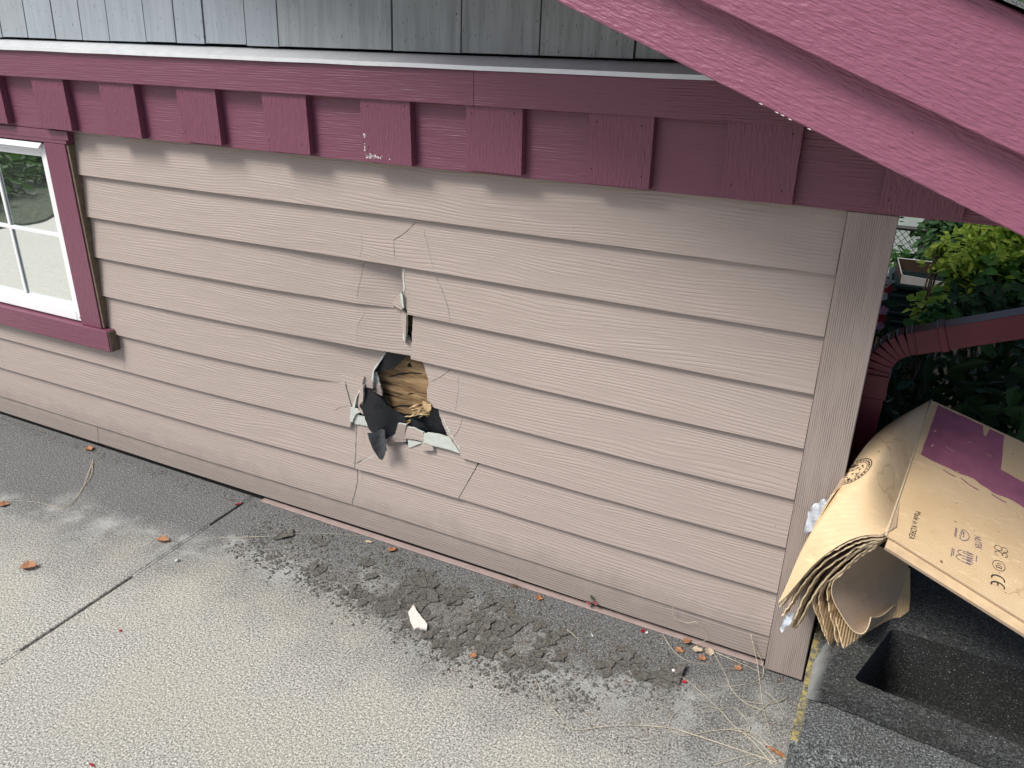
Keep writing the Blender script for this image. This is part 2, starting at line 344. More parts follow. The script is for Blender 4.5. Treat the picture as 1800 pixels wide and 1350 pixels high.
# ------------------------------------------------------------ the house
house = empty('house', (0, 0, 0), 'house with plum trim, tan lap siding broken open low down and grey shakes above', 'house')
EXP, Z1 = .13, 1.1336 - .13
def rowz(k): return 1.1336 - EXP * k if k < 9 else .022
XL = -3.6
def yb(k, extra=None):
    zb = rowz(k)
    def f(x, z):
        e = extra(x, z) if extra else 0
        return -.003 + .0165 * (z - zb) / .155 + dent(x, z) + e + .0007 * math.sin(x * 2.3) * math.sin(x * 5.1 + .3 * k)
    return f
XC_, XV_ = -1.205, -1.03
def pushL(x, z): return .008 * math.exp(-((x + 1.2) / .2) ** 2) * (x < XC_) + (x >= XC_) * (.008 + .028 * min(1, (x - XC_) / (XV_ - XC_)))
def pushL5(x, z): return .024 * math.exp(-((x + 1.12) / .22) ** 2)
def put(mb, poly, cuts, k, extra=None, th=.0092, res=.025, jag=0., seed=0, joint=0):
    yf = yb(k, extra)
    zt, zb = rowz(k - 1) + .028, rowz(k)
    poly = subdiv(poly, .02, 0, True, seed)
    def raw(p): return 0 if (abs(p.y - zb) < 1e-4 or abs(p.y - zt) < 1e-4 or p.x < -3 or p.x > -.02) else 1
    sheet(mb, poly, cuts, lambda x, z: (x, yf(x, z), z), lambda x, z: (x, yf(x, z) + th, z), res, raw)
def jagline(pts, amp=.0015, seed=3):
    return subdiv(pts, .009, amp, False, seed)
def wpx(*pts, e=0.): return [atw(x, y, e) for x, y in pts]
XR = .0015
boards = []
ladd = 'lap siding board'
def row(k, pieces, label=None):
    mb = MB()
    for p in pieces: put(mb, *p)
    o = mb.build('siding_board', [M['siding'], M['cement']], house)
    if label: o['label'] = label
    return o
def rect(k, x0, x1): return [(x0, rowz(k)), (x1, rowz(k)), (x1, rowz(k - 1) + .028), (x0, rowz(k - 1) + .028)]
def leftof(k, line, x0=XL):     # line runs from top to bottom; last/first snapped to the board edges
    L = jagline(line, .0015, k)
    L[0] = (L[0][0], rowz(k - 1) + .028); L[-1] = (L[-1][0], rowz(k))
    return [(x0, rowz(k))] + L[::-1] + [(x0, rowz(k - 1) + .028)]
def rightof(k, line, x1=XR):
    L = jagline(line, .0015, k)
    L[0] = (L[0][0], rowz(k - 1) + .028); L[-1] = (L[-1][0], rowz(k))
    return L + [(x1, rowz(k)), (x1, rowz(k - 1) + .028)]
XW = -2.215    # siding starts right of the window trim for rows 1-5
row(1, [(rect(1, XW, XR), [], 1)])
cA = wpx((728, 392), (707, 412), (700, 417), (691, 422), (692, 434), (695, 455))
cB2 = wpx((742, 403), (747, 420), (756, 450), (765, 474)); cC2 = wpx((634, 408), (636, 432), (634, 455))
row(2, [(rect(2, XW, XR), [sliver(cA, .0016), sliver(cB2, .0007), sliver(cC2, .0007)], 2)], 'siding board with hairline cracks above the damage')
V3 = wpx((699, 462), (702, 490), (706, 515), (710, 545)); V3[-1] = (V3[-1][0], rowz(3))
L3 = [(V3[0][0] + .003, V3[0][1]), (V3[1][0] + .002, V3[1][1]), (V3[2][0], V3[2][1]), (V3[3][0] - .001, rowz(3))]
L3c = wpx((698, 462), (703, 492), (703, 508), (683, 539))
R3 = [(p[0] + .004, p[1]) for p in V3[:3]] + [(V3[3][0] + .012, rowz(3))]
row(3, [(leftof(3, L3c, XW), [sliver(wpx((632, 462), (629, 485), (626, 505), (625, 526)), .0012)], 3, pushL),
        (rightof(3, R3), [sliver(wpx((762, 484), (770, 500), (780, 522), (788, 543), (793, 565)), .0011)], 3)], 'siding board snapped across and pushed in on its left')
L4 = wpx((701, 548), (699, 568), (702, 588), (714, 603), (722, 616))
R4 = wpx((723, 552), (723, 580), (723, 605), (723, 627))
row(4, [(leftof(4, L4, XW), [sliver(wpx((634, 544), (635, 556), (630, 564), (625, 578), (625, 602)), .0008)], 4, lambda x, z: .6 * pushL(x, z)),
        (rightof(4, R4), [sliver(wpx((790, 634), (792, 646)), .0008)], 4)], 'siding board snapped above the hole')
L5 = wpx((676, 606), (668, 624), (657, 642), (647, 658), (648, 680))
L5 = [L5[0]] + [(p[0] , p[1]) for p in L5[1:]]
R5 = wpx((731, 618), (740, 640), (746, 656), (752, 672), (750, 690), (752, 704), (764, 713))
row(5, [(leftof(5, L5, XW), [sliver(wpx((640, 672), (646, 664), (650, 650)), .0008)], 5, pushL5),
        (rightof(5, R5), [sliver(wpx((791, 650), (775, 662), (756, 673)), .0012), sliver(wpx((803, 662), (804, 690), (801, 724)), .0009)], 5)], 'siding board broken away at the hole')
L6 = wpx((634, 660), (632, 682), (623, 700), (621, 718), (616, 742))
R6 = wpx((755, 700), (765, 715), (775, 745), (785, 765), (795, 778), (804, 792), (812, 801))
S6 = -2.17
row(6, [(rect(6, XL, S6 - .001), [], 6), (leftof(6, L6, S6), [sliver(wpx((603, 673), (607, 688), (612, 702), (619, 722)), .0042), sliver(wpx((585, 722), (600, 716), (617, 715)), .0012)], 6),
        (rightof(6, R6), [sliver(wpx((811, 735), (807, 752), (799, 766), (793, 774)), .0013)], 6)], 'siding board broken away low in the hole')
def top7(x):   # unpainted upper strip of board 7 shows where board 6 is gone
    return rowz(6)
k7l = wpx((622, 742), (623, 770), (624, 795), (624, 818)); k7r = wpx((846, 806), (832, 830), (822, 848), (807, 872))
zt7 = rowz(6) + .028
mid7 = [(k7l[0][0] + .004, zt7)] + wpx((650, 733), (668, 745), (680, 768), (700, 776), (716, 786), (732, 783), (742, 777), (745, 765), (765, 768), (790, 776)) 
mid7 = mid7 + [(k7r[0][0] - .05, zt7), (k7r[0][0] - .002, zt7)] + [(p[0] - .0015, p[1]) for p in jagline(k7r[1:-1])] + [(k7r[-1][0] - .0015, rowz(7)), (k7l[-1][0] + .0042, rowz(7))] + [(p[0] + .0040, p[1]) for p in jagline(k7l[1:-1])][::-1]
S7 = -2.86
row(7, [(rect(7, XL, S7 - .001), [], 7), (leftof(7, k7l, S7), [], 7),
        (mid7, [sliver(wpx((624, 815), (640, 808), (655, 801), (662, 797)), .0026), sliver(wpx((714, 792), (716, 806), (719, 815)), .0007), sliver(wpx((636, 755), (640, 785)), .0005)], 7, lambda x, z: -.002),
        (rightof(7, k7r), [], 7)], 'cracked siding board with its bare upper edge showing')
k8 = wpx((624, 822), (626, 845), (624, 862), (619, 882))
row(8, [(leftof(8, k8), [], 8), (rightof(8, [(p[0] + .0032, p[1]) for p in k8]), [sliver(wpx((635, 824), (634, 855)), .0006)], 8)])
S9 = aty(910, 1005, 0).x; S9b = aty(177, 790, 0).x
row(9, [(rect(9, XL, S9b), [], 9), (rect(9, S9b + .0005, S9), [], 9, lambda x, z: .0012), (rect(9, S9 + .0012, XR), [], 9)], 'dusty cut-down siding board at the ground')
# unpainted raw strips that the missing boards used to cover
def flake(name, pts, k, e=0., tilt=(0, 0), mi='siding', th=.0075, res=.02, jag=.0012, label=None, bend=None, surf=None):
    P = wpx(*pts, e=e); cx = sum(p[0] for p in P) / len(P); cz = sum(p[1] for p in P) / len(P)
    P = subdiv(P, .008, jag, True, len(pts) + int(pts[0][0]))
    mb = MB()
    def fy(x, z): return (yb(*surf)(x, z) if surf else dent(x, z)) + e + tilt[0] * (x - cx) + tilt[1] * (z - cz) + (bend(x - cx, z - cz) if bend else 0)
    sheet(mb, P, [], lambda x, z: (x, fy(x, z), z), lambda x, z: (x, fy(x, z) + th, z), res, lambda p: 1)
    o = mb.build(name, [M[mi], M['cement'] if mi in ('siding', 'cement') else M[mi]], house)
    if label: o['label'] = label
    return o
flake('siding_fragment', [(683, 539), (705, 512), (710, 543)], 3, .002, (-.5, 0), jag=.0006, label='small triangular fragment bent outward')
flake('siding_fragment', [(702, 545), (716, 549), (719, 553), (717, 566), (714, 592), (712, 604), (703, 590), (700, 568)], 4, .010, (-.75, 0), label='narrow fragment standing on edge')
flake('siding_edge_strip', [(622, 727), (652, 735), (668, 748), (660, 752), (623, 745)], 6, .0035, mi='cement', th=.002, label='bare grey edge of the board at the left of the hole')
flake('siding_edge_strip', [(746, 761), (770, 764), (792, 772), (803, 788), (809, 797), (790, 791), (760, 783), (743, 778)], 6, -.0035, mi='cement', th=.002, label='bare grey edge of the board right of the hole')
flake('siding_edge_strip', [(649, 655), (662, 654), (672, 690), (671, 695), (654, 683), (648, 678)], 5, .034, mi='cement', th=.004, label='bare board edge left of the plywood')
flake('siding_edge_strip', [(648, 672), (668, 676), (672, 696), (652, 686), (640, 682)], 5, .030, mi='siding', th=.004)
flake('siding_fragment', [(705, 749), (725, 753), (743, 761), (746, 768), (743, 776), (727, 772), (708, 770)], 6, .002, (0, .12), label='small slab of siding lying in the bottom of the hole')
flake('siding_fragment', [(700, 744), (712, 748), (710, 762), (712, 778), (694, 776), (697, 758)], 6, -.004, (.3, 0))
flake('siding_edge_strip', [(716, 772), (738, 777), (742, 778), (728, 784), (718, 787)], 6, .004, mi='cement', th=.002)
flake('siding_fragment', [(683, 766), (694, 762), (698, 771), (686, 784), (680, 778)], 6, -.008, (.2, .2))
flake('siding_fragment', [(624, 680), (640, 676), (641, 690), (638, 708), (634, 716), (622, 716), (622, 700)], 6, .012, (-.1, 0))
def margin(pts, w_, k, extra, label=None):
    """paint flaked off along a broken edge: bare cement band left of the given pixel line"""
    rr = random.Random(int(pts[0][0])); L_ = []
    for i in range(len(pts) - 1):
        for t_ in (0, .33, .66): L_.append((pts[i][0] + (pts[i + 1][0] - pts[i][0]) * t_, pts[i][1] + (pts[i + 1][1] - pts[i][1]) * t_))
    L_.append(pts[-1]); o_ = [(x - w_ * rr.uniform(.3, 1.3), y + rr.uniform(-1, 1)) for x, y in L_[1:-1]]
    flake('bare_margin', [L_[0]] + L_[1:] + o_[::-1], k, -.0012, mi='cement', th=.0012, jag=.0004, surf=(k, extra), label=label)
margin([(669, 622), (658, 641), (648, 657), (648, 677)], 3.2, 5, pushL5)
margin([(632, 684), (624, 700), (622, 718), (618, 740)], 4, 6, None)
margin([(772, 728), (781, 748), (790, 764), (800, 778), (808, 792)], -2.2, 6, None)
margin([(705, 470), (706, 490), (708, 515), (711, 540)], -2.5, 3, None)
flake('siding_edge_strip', [(711, 553), (718, 551), (718, 566), (715, 590), (711, 603), (705, 597), (709, 575)], 4, .010, (-.5, 0), mi='cement', th=.004, label='raw grey edge of the fragment standing in the slot')
flake('siding_edge_strip', [(704, 513), (708, 518), (711, 540), (704, 543), (702, 530)], 3, -.006, (-.3, 0), mi='cement', th=.003, jag=.002)
flake('bare_margin', [(625, 817), (640, 808), (652, 801), (664, 795), (660, 800), (648, 806), (636, 814)], 7, -.0012, mi='cement', th=.0012, jag=.0004, surf=(7, None), label='white crack edge under the hanging black flap')
flake('siding_fragment', [(634, 682), (641, 678), (640, 700), (636, 716), (640, 728), (630, 726), (626, 712), (630, 696)], 6, -.002, (-.5, 0), jag=.0016, label='splinter of siding at the left lip of the hole')
flake('siding_fragment', [(742, 779), (758, 783), (762, 792), (748, 792), (738, 786)], 7, -.004, (.1, .2), jag=.0016)
flake('fibre_tuft', [(617, 716), (628, 718), (634, 725), (624, 730), (620, 742), (615, 741)], 6, -.002, mi='cement', th=.003, jag=.002, label='frayed pale fibres')
# sheathing, building paper
BK = .060
mb = MB()
P = subdiv([(-1.75, .02), (-.45, .02), (-.45, 1.1), (-1.75, 1.1)], .05)
sheet(mb, P, [], lambda x, z: (x, BK + dent(x, z), z), lambda x, z: (x, BK + dent(x, z) + .012, z), .05, lambda p: 0)
mb.build('plywood_sheathing', M['ply'], house)
M['grey_paper'] = plain('weathered_building_paper', (.075, .08, .09), .5, 40, .25, .003, 60)
def paper(pts, e, bend=None, tilt=(0, 0), label=None, th=.0008, jag=.0012, mt='black'):
    return flake('building_paper', pts, 0, e, tilt, mt, th, .012, jag, label, bend)
paper([(640, 590), (760, 590), (760, 640), (738, 632), (722, 629), (712, 629), (700, 640), (692, 648), (680, 650), (665, 655), (655, 655), (640, 660)], .036, label='black paper across the top of the hole', bend=lambda x, z: .004 * math.sin(x * 60))
paper([(755, 640), (830, 640), (830, 800), (800, 800), (786, 769), (765, 762), (745, 757), (742, 740), (752, 733), (760, 715), (760, 690)], .034, label='black paper at the right of the hole')
paper([(660, 700), (672, 696), (690, 720), (712, 728), (745, 728), (760, 740), (745, 800), (600, 800), (600, 600), (645, 600), (652, 656), (658, 680)], .038)
paper([(639, 681), (655, 686), (671, 695), (682, 710), (694, 722), (706, 732), (711, 738), (704, 748), (699, 760), (690, 764), (682, 770), (676, 764), (664, 756), (655, 750), (645, 735), (641, 722), (634, 712), (639, 700)], .002, label='torn black paper curling out of the hole', bend=lambda x, z: -.016 * math.sin(max(0, min(1, (x + .05) / .1)) * 3) - .2 * max(0, -z) * .3, tilt=(.12, .1))
paper([(650, 758), (660, 760), (667, 757), (674, 758), (676, 772), (681, 784), (684, 788), (676, 796), (668, 812), (664, 808), (658, 790)], -.040, label='pointed flap of black paper hanging out over the siding', bend=lambda x, z: .012 * math.cos(x * 90), jag=.0006, mt='grey_paper')
paper([(715, 738), (728, 734), (742, 742), (752, 756), (745, 760), (730, 755), (716, 748)], .022, bend=lambda x, z: -.008 * math.cos(x * 70), label='small roll of black paper')
ply = bpy.data.objects['plywood_sheathing']
def slit(pts, w_):
    P = [atw(x, y, BK - .0006) for x, y in pts]; Q = sliver(P, w_, len(pts)); mb = MB()
    V, T = cdt(Q, [], 9); mb.add([(v.x, BK - .0007 + dent(v.x, v.y), v.y) for v in V], [t_ if (V[t_[1]] - V[t_[0]]).cross(V[t_[2]] - V[t_[0]]) > 0 else t_[::-1] for t_ in T]); mb.build('split', M['dark'], ply)
for p_, w_ in ((((683, 662), (700, 658), (722, 655), (742, 657)), .0035), (((685, 716), (705, 713), (730, 713), (746, 711)), .004), (((716, 643), (720, 641), (724, 645)), .012), (((677, 693), (684, 694)), .004), (((679, 698), (686, 700)), .004), (((676, 703), (683, 703)), .003), (((696, 698), (704, 697)), .003), (((716, 693), (728, 692)), .0035), (((720, 698), (725, 705)), .003), (((736, 694), (748, 698)), .004), (((738, 701), (747, 703)), .003), (((702, 731), (712, 730), (722, 731)), .006)): slit(p_, w_)
mb = MB()
for i in range(26):
    r_ = random.Random(i); x0, y0 = (r_.uniform(728, 757), r_.uniform(708, 730)) if i < 16 else (r_.uniform(706, 724), r_.uniform(730, 742))
    a = aty(x0, y0, .045); b = a + Vector((r_.uniform(-.03, -.005), r_.uniform(-.02, 0), r_.uniform(-.012, .004)))
    mb.tube([a, a.lerp(b, .5) + Vector((0, -.002, .001)), b], [.0022, .002, .0006], 4)
mb.build('wood_splinters', M['splinter'], house)
flake('plywood_tear', [(743, 706), (757, 711), (758, 720), (748, 730), (736, 727), (729, 719), (742, 716)], 0, .030, mi='splinter', th=.004, jag=.002, label='fresh pale torn veneer')
# corner board
mb = MB(); mb.box((.0045, -.021, .010), (.0935, .016, 1.134)); mb.box((.072, .0185, .018), (.0925, .1, 1.134)); mb.build('corner_board', M['corner'], house, .0016)
mb = MB(); mb.box((-.02, .018, .01), (.07, 1.5, 2.9)); mb.box((-6, .105, .012), (-.02, 1.5, 2.9)); mb.build('wall_core', M['siding'], house)
# base flashing and foundation gap
mb = MB(); mb.box((-1.62, -.008, .002), (.0, .03, .0058)); mb.build('base_flashing', M['strip'], house, .001)
mb = MB(); mb.box((-3.6, .012, -.02), (.09, .05, .03)); mb.build('foundation_gap', M['dark'], house)
# frieze
def xboard(name, x0, x1, y0, y1, z0, z1, mt, bev=.0015, par=house):
    mb = MB(); mb.box((x0, y0, z0), (x1, y1, z1)); return mb.build(name, mt, par, bev)
xboard('frieze_board', -3.6, .62, -.020, .02, 1.1345, 1.30, M['plum_x'])
xl = [-2.58, -2.287, -1.998, -1.700, -1.404, -1.103, -.816, -.523, -.236, .057]
for i, x0 in enumerate(xl):
    o = xboard('dentil_block', x0, x0 + .140, -.0415, -.0205, 1.1425 - .002 * (i % 3), 1.29, M['plum_z'], .0012)
    r_ = random.Random(i)
    for (dx, dz) in ((.015, .025), (.122, .022), (.018, .128), (.12, .125)):
        if r_.random() < .75:
            cx, cz = x0 + dx + r_.uniform(-.006, .006), 1.145 + dz + r_.uniform(-.006, .006)
            mb = MB(); mb.add([(cx + .0018 * math.cos(q), -.0418, cz + .0018 * math.sin(q)) for q in [k * 1.047 for k in range(6)]], [(0, 1, 2, 3, 4, 5)]); mb.build('nail_head', M['nail'], house).parent = o
SC = xl[5]
mb = MB(); r_ = random.Random(4)
for i in range(60):
    if i < 18: cx, cz = SC + .008 + r_.gauss(0, .002), 1.155 + r_.uniform(0, .05)
    else: cx, cz = SC + .008 + abs(r_.gauss(0, .028)), 1.148 + abs(r_.gauss(0, .005))
    s_ = r_.uniform(.0006, .0022); a = r_.uniform(0, 3)
    mb.add([(cx + s_ * math.cos(a + q) * r_.uniform(.5, 1.6), -.0421, cz + s_ * math.sin(a + q)) for q in (0, 1.3, 2.6, 4, 5.2)], [(0, 1, 2, 3, 4)])
mb.build('paint_scuff', M['white'], house)
tj = aty(833, 150, -.05).x
xboard('trim_board', -3.6, tj - .0008, -.0495, -.0195, 1.284, 1.3575, M['plum_x']); xboard('trim_board', tj, .62, -.0505, -.0195, 1.2845, 1.3575, M['plum_x'])
# drip flashing
mb = MB()
X = [-3.6 + .14 * i for i in range(30)]
prof = [(.0, 1.384), (-.012, 1.3815), (-.052, 1.3685), (-.0575, 1.3665), (-.0585, 1.3575), (-.0565, 1.3575), (-.0555, 1.364), (.0, 1.379)]
vs = []
for i, x in enumerate(X):
    for (y, z) in prof: vs.append((x, y + .0005 * math.sin(i * 1.9) * (y < -.04), z + .0005 * math.sin(i * 2.7) * (y < -.02)))
n = len(prof); fs = [(i * n + k, i * n + (k + 1) % n, (i + 1) * n + (k + 1) % n, (i + 1) * n + k) for i in range(len(X) - 1) for k in range(n)]
mb.add(vs, fs); mb.build('drip_flashing', M['flash'], house)
# shakes
xs = [-2.66, -2.54, -2.418, -2.301, -2.181, -2.068, -1.957, -1.814, -1.703, -1.602, -1.463, -1.358, -1.025, -.844, -.654, -.445, -.26, -.1, .09]
mb = MB(); tone = []; r_ = random.Random(12)
for course in range(3):
    z0 = 1.3895 + course * .19
    xx = xs if course == 0 else [-2.7 + .02 * course + sum([(.11, .16, .09, .2)[(j + course) % 4] for j in range(i)]) for i in range(19)]
    for a, b in zip(xx[:-1], xx[1:]):
        g = .0022; tn = min(1, max(0, r_.gauss(.75 if a < -1.36 else .2, .2))); dz = r_.uniform(-.001, .002); yo = -.012 + r_.uniform(-.0015, .0015)
        nb = len(mb.f)
        v = [(a + g, yo, z0 + dz), (b - g, yo, z0 + dz), (b - g, yo + .010, z0 + .21), (a + g, yo + .010, z0 + .21), (a + g, .012, z0 + dz), (b - g, .012, z0 + dz), (b - g, .012, z0 + .21), (a + g, .012, z0 + .21)]
        mb.add(v, [(0, 1, 2, 3), (0, 4, 5, 1), (1, 5, 6, 2), (0, 3, 7, 4), (3, 2, 6, 7)]); tone += [tn] * 8
o = mb.build('cedar_shakes', M['shake'], house)
at_ = o.data.attributes.new('tone', 'FLOAT', 'POINT'); at_.data.foreach_set('value', tone)
mb = MB(); mb.box((-3.6, .013, 1.379), (.09, .02, 2.6)); mb.build('shake_backing', M['dark'], house)
# ------------------------------------------------------------ window
win = bpy.data.objects.new('window', None); COL.objects.link(win); win.parent = house
xw0, xw1 = -3.45, -2.205
def wb(name, lo, hi, mt, bev=.0012): 
    mb = MB(); mb.box(lo, hi); o = mb.build(name, mt, house, bev); o.parent = win; return o
wb('window_trim', (-2.319, -.0215, .503), (-2.222, .012, 1.094), [M['plum_z']])
wb('window_trim', (xw0, -.0215, 1.0955), (-2.213, .012, 1.1335), [M['plum_x']])
wb('window_trim', (-2.2215, -.017, .505), (-2.2125, .010, 1.094), [M['rawedge']])
wb('window_trim', (xw0 - .04, -.0235, 1.108), (-2.198, -.0220, 1.1335), [M['plum_x']], 0)
mb = MB(); mb.box((xw0, -.032, .428), (-2.186, .010, .5015)); o = mb.build('sill', M['plum_x'], house, .0025); o.parent = win
mb = MB(); mb.box((-2.1855, -.0285, .429), (-2.1825, .008, .4995)); o = mb.build('sill', M['rawedge'], house, .0008); o.parent = win
fx1 = -2.3205; 
mb = MB()
mb.box((fx1 - .028, -.012, .507), (fx1, .03, 1.087)); mb.box((xw0, -.0125, .507), (fx1 - .0285, .03, .540)); mb.box((xw0, -.012, 1.062), (fx1 - .0285, .03, 1.087))
mb.box((xw0, -.006, .5405), (fx1 - .0455, .03, .556)); mb.box((fx1 - .045, -.006, .5405), (fx1 - .0285, .03, 1.0615)); mb.box((xw0, -.006, 1.046), (fx1 - .0455, .03, 1.0615))
o = mb.build('window_frame', M['vinyl'], house, .002); o.parent = win
mb = MB(); v = [(xw0, -.030, 1.0755), (-2.338, -.030, 1.0755), (-2.330, -.022, 1.0905), (xw0, -.022, 1.0905), (xw0, -.013, 1.072), (-2.345, -.013, 1.072), (-2.335, -.013, 1.0905), (xw0, -.013, 1.0905)]
mb.add(v, [(0, 1, 2, 3), (0, 4, 5, 1), (1, 5, 6, 2), (3, 2, 6, 7)]); o = mb.build('drip_cap', M['vinyl'], house, .001); o.parent = win
mb = MB(); mb.add([(xw0, .0095, .55), (fx1 - .04, .0095, .55), (fx1 - .04, .0095, 1.05), (xw0, .0095, 1.05)], [(0, 1, 2, 3)])
o = mb.build('pane', M['glass'], house); o.parent = win
mb = MB(); gx = -2.625
mb.box((gx - .0065, .003, .557), (gx + .0065, .0085, .785)); mb.box((gx - .0065, .003, .799), (gx + .0065, .0085, 1.045)); mb.box((xw0, .003, .7855), (fx1 - .046, .0085, .7985))
o = mb.build('grille', M['vinyl'], house, .0015); o.parent = win
mb = MB()
for k in range(6):
    mb.add([(fx1 - .013 + .0028 * math.cos(q * 1.05), -.0127, .520 + .0028 * math.sin(q * 1.05)) for q in range(6)], [(0, 1, 2, 3, 4, 5)])
o = mb.build('weep_hole', M['dark'], house); o.parent = win
# ------------------------------------------------------------ roof edge
SL = math.atan(.4085); ux = Vector((math.cos(SL), 0, -math.sin(SL))); uz = Vector((math.sin(SL), 0, math.cos(SL)))
def rboard(name, base, y0, y1, h0, h1, s0, s1, mt, bev=.002):
    mb = MB(); mb.box((s0, y0, h0), (s1, y1, h1)); o = mb.build(name, mt, None, bev); o.parent = house
    mw = Matrix.Identity(4)
    for i in range(3): mw[i][0] = ux[i]; mw[i][1] = (0, 1, 0)[i]; mw[i][2] = uz[i]; mw[i][3] = base[i]
    o.matrix_basis = mw; return o
b1 = Vector((-.451, 0, 1.485)); b2 = Vector((-.213, 0, 1.485))
rboard('rake_board', b1, -.400, -.362, 0, .118, -2.4, 1.157, M['plum_r'])
hh = (b2 - b1).dot(uz)
rboard('rake_trim', b1, -.432, -.4005, hh, hh + .1395, -2.4, 1.157, M['plum_r'])
rboard('soffit', b1, -.3615, .0, hh + .055, hh + .067, -2.4, 1.157, M['plum_x'])
# shingles
mm, t, bs = mat('asphalt_shingle'); a, v = coord(t, (1, 1, 1)); n = noise_(t, v, 400, 2, .7); ln(t, ramp(t, n, [(.3, (.03, .032, .033)), (.7, (.22, .23, .23))]), bs.inputs['Base Color']); bs.inputs['Roughness'].default_value = .9; bump(t, bs, n, .003); M['shingle'] = mm
mb = MB()
for i in range(26):
    s0 = -2.5 + i * .142; r_ = random.Random(i)
    for j in range(9):
        y0 = -.452 + j * .22
        v = [(s0, y0, 0), (s0 + .149, y0, .002), (s0 + .149, y0 + .218, .002), (s0, y0 + .218, 0)]
        h_ = .0065 + r_.uniform(0, .002)
        mb.add([(p[0], p[1] + r_.uniform(-.003, .003), p[2] + (h_ if p[0] > s0 else .003)) for p in v] + v, [(0, 1, 2, 3), (0, 4, 5, 1), (1, 5, 6, 2), (2, 6, 7, 3), (3, 7, 4, 0)])
o = mb.build('roof_shingles', M['shingle'], house); o.matrix_basis = Matrix.Translation(uz * (hh + .1415)) @ bpy.data.objects['rake_board'].matrix_basis
rboard('roof_deck', b1, -.43, 2.7, hh + .125, hh + .1405, -2.5, 1.47, M['soil'], 0) if False else None
for (cx, cy) in ((1337, 188), (1365, 203), (1375, 208), (1388, 215), (1422, 232)):
    mb = MB(); p = aty(cx, cy - 5, -.4012); s_ = .0016
    mb.add([(p.x - s_ * 2, -.4014, p.z + s_ * .9), (p.x, -.4014, p.z - s_ * .2), (p.x + s_ * 2.2, -.4014, p.z - s_ * .8), (p.x + s_, -.4014, p.z + s_ * .5)], [(0, 1, 2, 3)]); mb.build('paint_chip', M['white'], house)
# eave fascia and gutter beyond the corner
xboard('fascia_board', .60, .62, .021, 1.5, 1.03, 1.13, M['plum_x'])
mb = MB(); mb.box((.622, -.30, 1.02), (.72, 1.5, 1.025)); mb.box((.715, -.30, 1.0255), (.72, 1.5, 1.10)); mb.box((.622, -.30, 1.0255), (.627, 1.5, 1.10)); mb.build('gutter', M['pipe'], house, .001)
# ------------------------------------------------------------ downspout
def rtube(mb, pts, wd, dp, mi=0):
    """ribbed rectangular downspout along points lying in an x-z plane; wd along the in-plane normal, dp along y"""
    sec = []; 
    for (a, b) in ((-1, -1), (-.33, -1), (-.3, -.88), (.3, -.88), (.33, -1), (1, -1), (1, 1), (-1, 1)): sec.append((a, b))
    vs = []; N = len(pts); n = len(sec)
    for i, p in enumerate(pts):
        p = Vector(p); t = (Vector(pts[min(i + 1, N - 1)]) - Vector(pts[max(i - 1, 0)])).normalized(); nn = t.cross(Vector((0, 1, 0))).normalized(); bb = t.cross(nn).normalized()
        for (a, b) in sec: vs.append(p + nn * a * wd / 2 - bb * b * dp / 2 * (-1))
    mb.add(vs, [(i * n + k, i * n + (k + 1) % n, (i + 1) * n + (k + 1) % n, (i + 1) * n + k) for i in range(N - 1) for k in range(n)] + [tuple(range(n)), tuple((N - 1) * n + k for k in range(n))[::-1]])
yd = .20
dsp = bpy.data.objects.new('downspout', None); COL.objects.link(dsp); dsp.parent = house
pA = aty(1566, 612, yd - .03); pB = aty(1800, 575, yd - .03)
dirh = (pB - pA).normalized()
e0 = Vector((.1105, yd, pA.z - .075))
def pp(name, pts, wd=.052, dp=.052, mt='pipe'):
    mb = MB(); rtube(mb, pts, wd, dp); o = mb.build(name, M[mt], None, .0012); o.parent = dsp; return o
pA = Vector((pA.x, yd, pA.z)); pB = Vector((pB.x, yd, pB.z))
pp('pipe_section', [pA + dirh * .045, pA + dirh * .2, pA + dirh * .53])
pp('pipe_section', [pA + dirh * .095, pA + dirh * .11], .057, .057)
elb = []
for i in range(9):
    u = i / 8; q = (e0.lerp(Vector((e0.x, yd, pA.z + .0)), u)).lerp(Vector((e0.x, yd, pA.z)).lerp(pA + dirh * .05, u), u); elb.append(q)
for i in range(8):
    w_ = .055 if i % 2 else .052
    pp('elbow', [elb[i], elb[i + 1]], w_, w_) if i % 2 == 0 else pp('elbow', [elb[i], elb[i + 1]], .0505, .053)
pp('pipe_section', [e0 + Vector((0, 0, .006)), e0 + Vector((0, 0, -.05))], .058, .058)
pp('pipe_section', [e0 + Vector((0, 0, -.03)), Vector((e0.x, yd, .03))], .052, .052)
# ------------------------------------------------------------ ground
def strct(o): o['kind'] = 'structure'; return o
def slab(name, x0, x1, y0, y1, res=.25):
    mb = MB(); mb.box((x0, y0, -.1), (x1, y1, 0)); return strct(mb.build(name, M['concrete'], None, .004))
JX = -1.668
slab('driveway', -3.7, JX - .004, -7, .011); slab('driveway', JX + .005, 3.2, -7, .011)
M['pale'] = plain('sunlit_tone_concrete', (.80, .78, .72), .9, 60, .1, .002, 150)  # driveway in full sun for the reflection, its brightness put into the colour
mb = MB(); mb.box((-5.9, -7, -.1), (-3.706, .011, .002)); strct(mb.build('driveway_apron', M['pale'], None, .004))
mb = MB(); mb.box((JX - .0039, -7, -.09), (JX + .0039, .01, -.012)); o = strct(mb.build('joint_dirt', M['soil']))
# joint fill, uneven
mb = MB(); r_ = random.Random(5); y = -1.5
while y < 0:
    L = r_.uniform(.01, .05); pr = noise.noise(Vector((y * 3, 0, 3)))
    if not (-.83 < y < -.50 or -.22 < y < -.06): mb.box((JX - .0039, y, -.011), (JX + .0039, y + L * 1.0, -.0006 - .001 * r_.random()))
    y += L
tag(mb.build('joint_filler', M['concrete']), None, None, None, 'stuff')
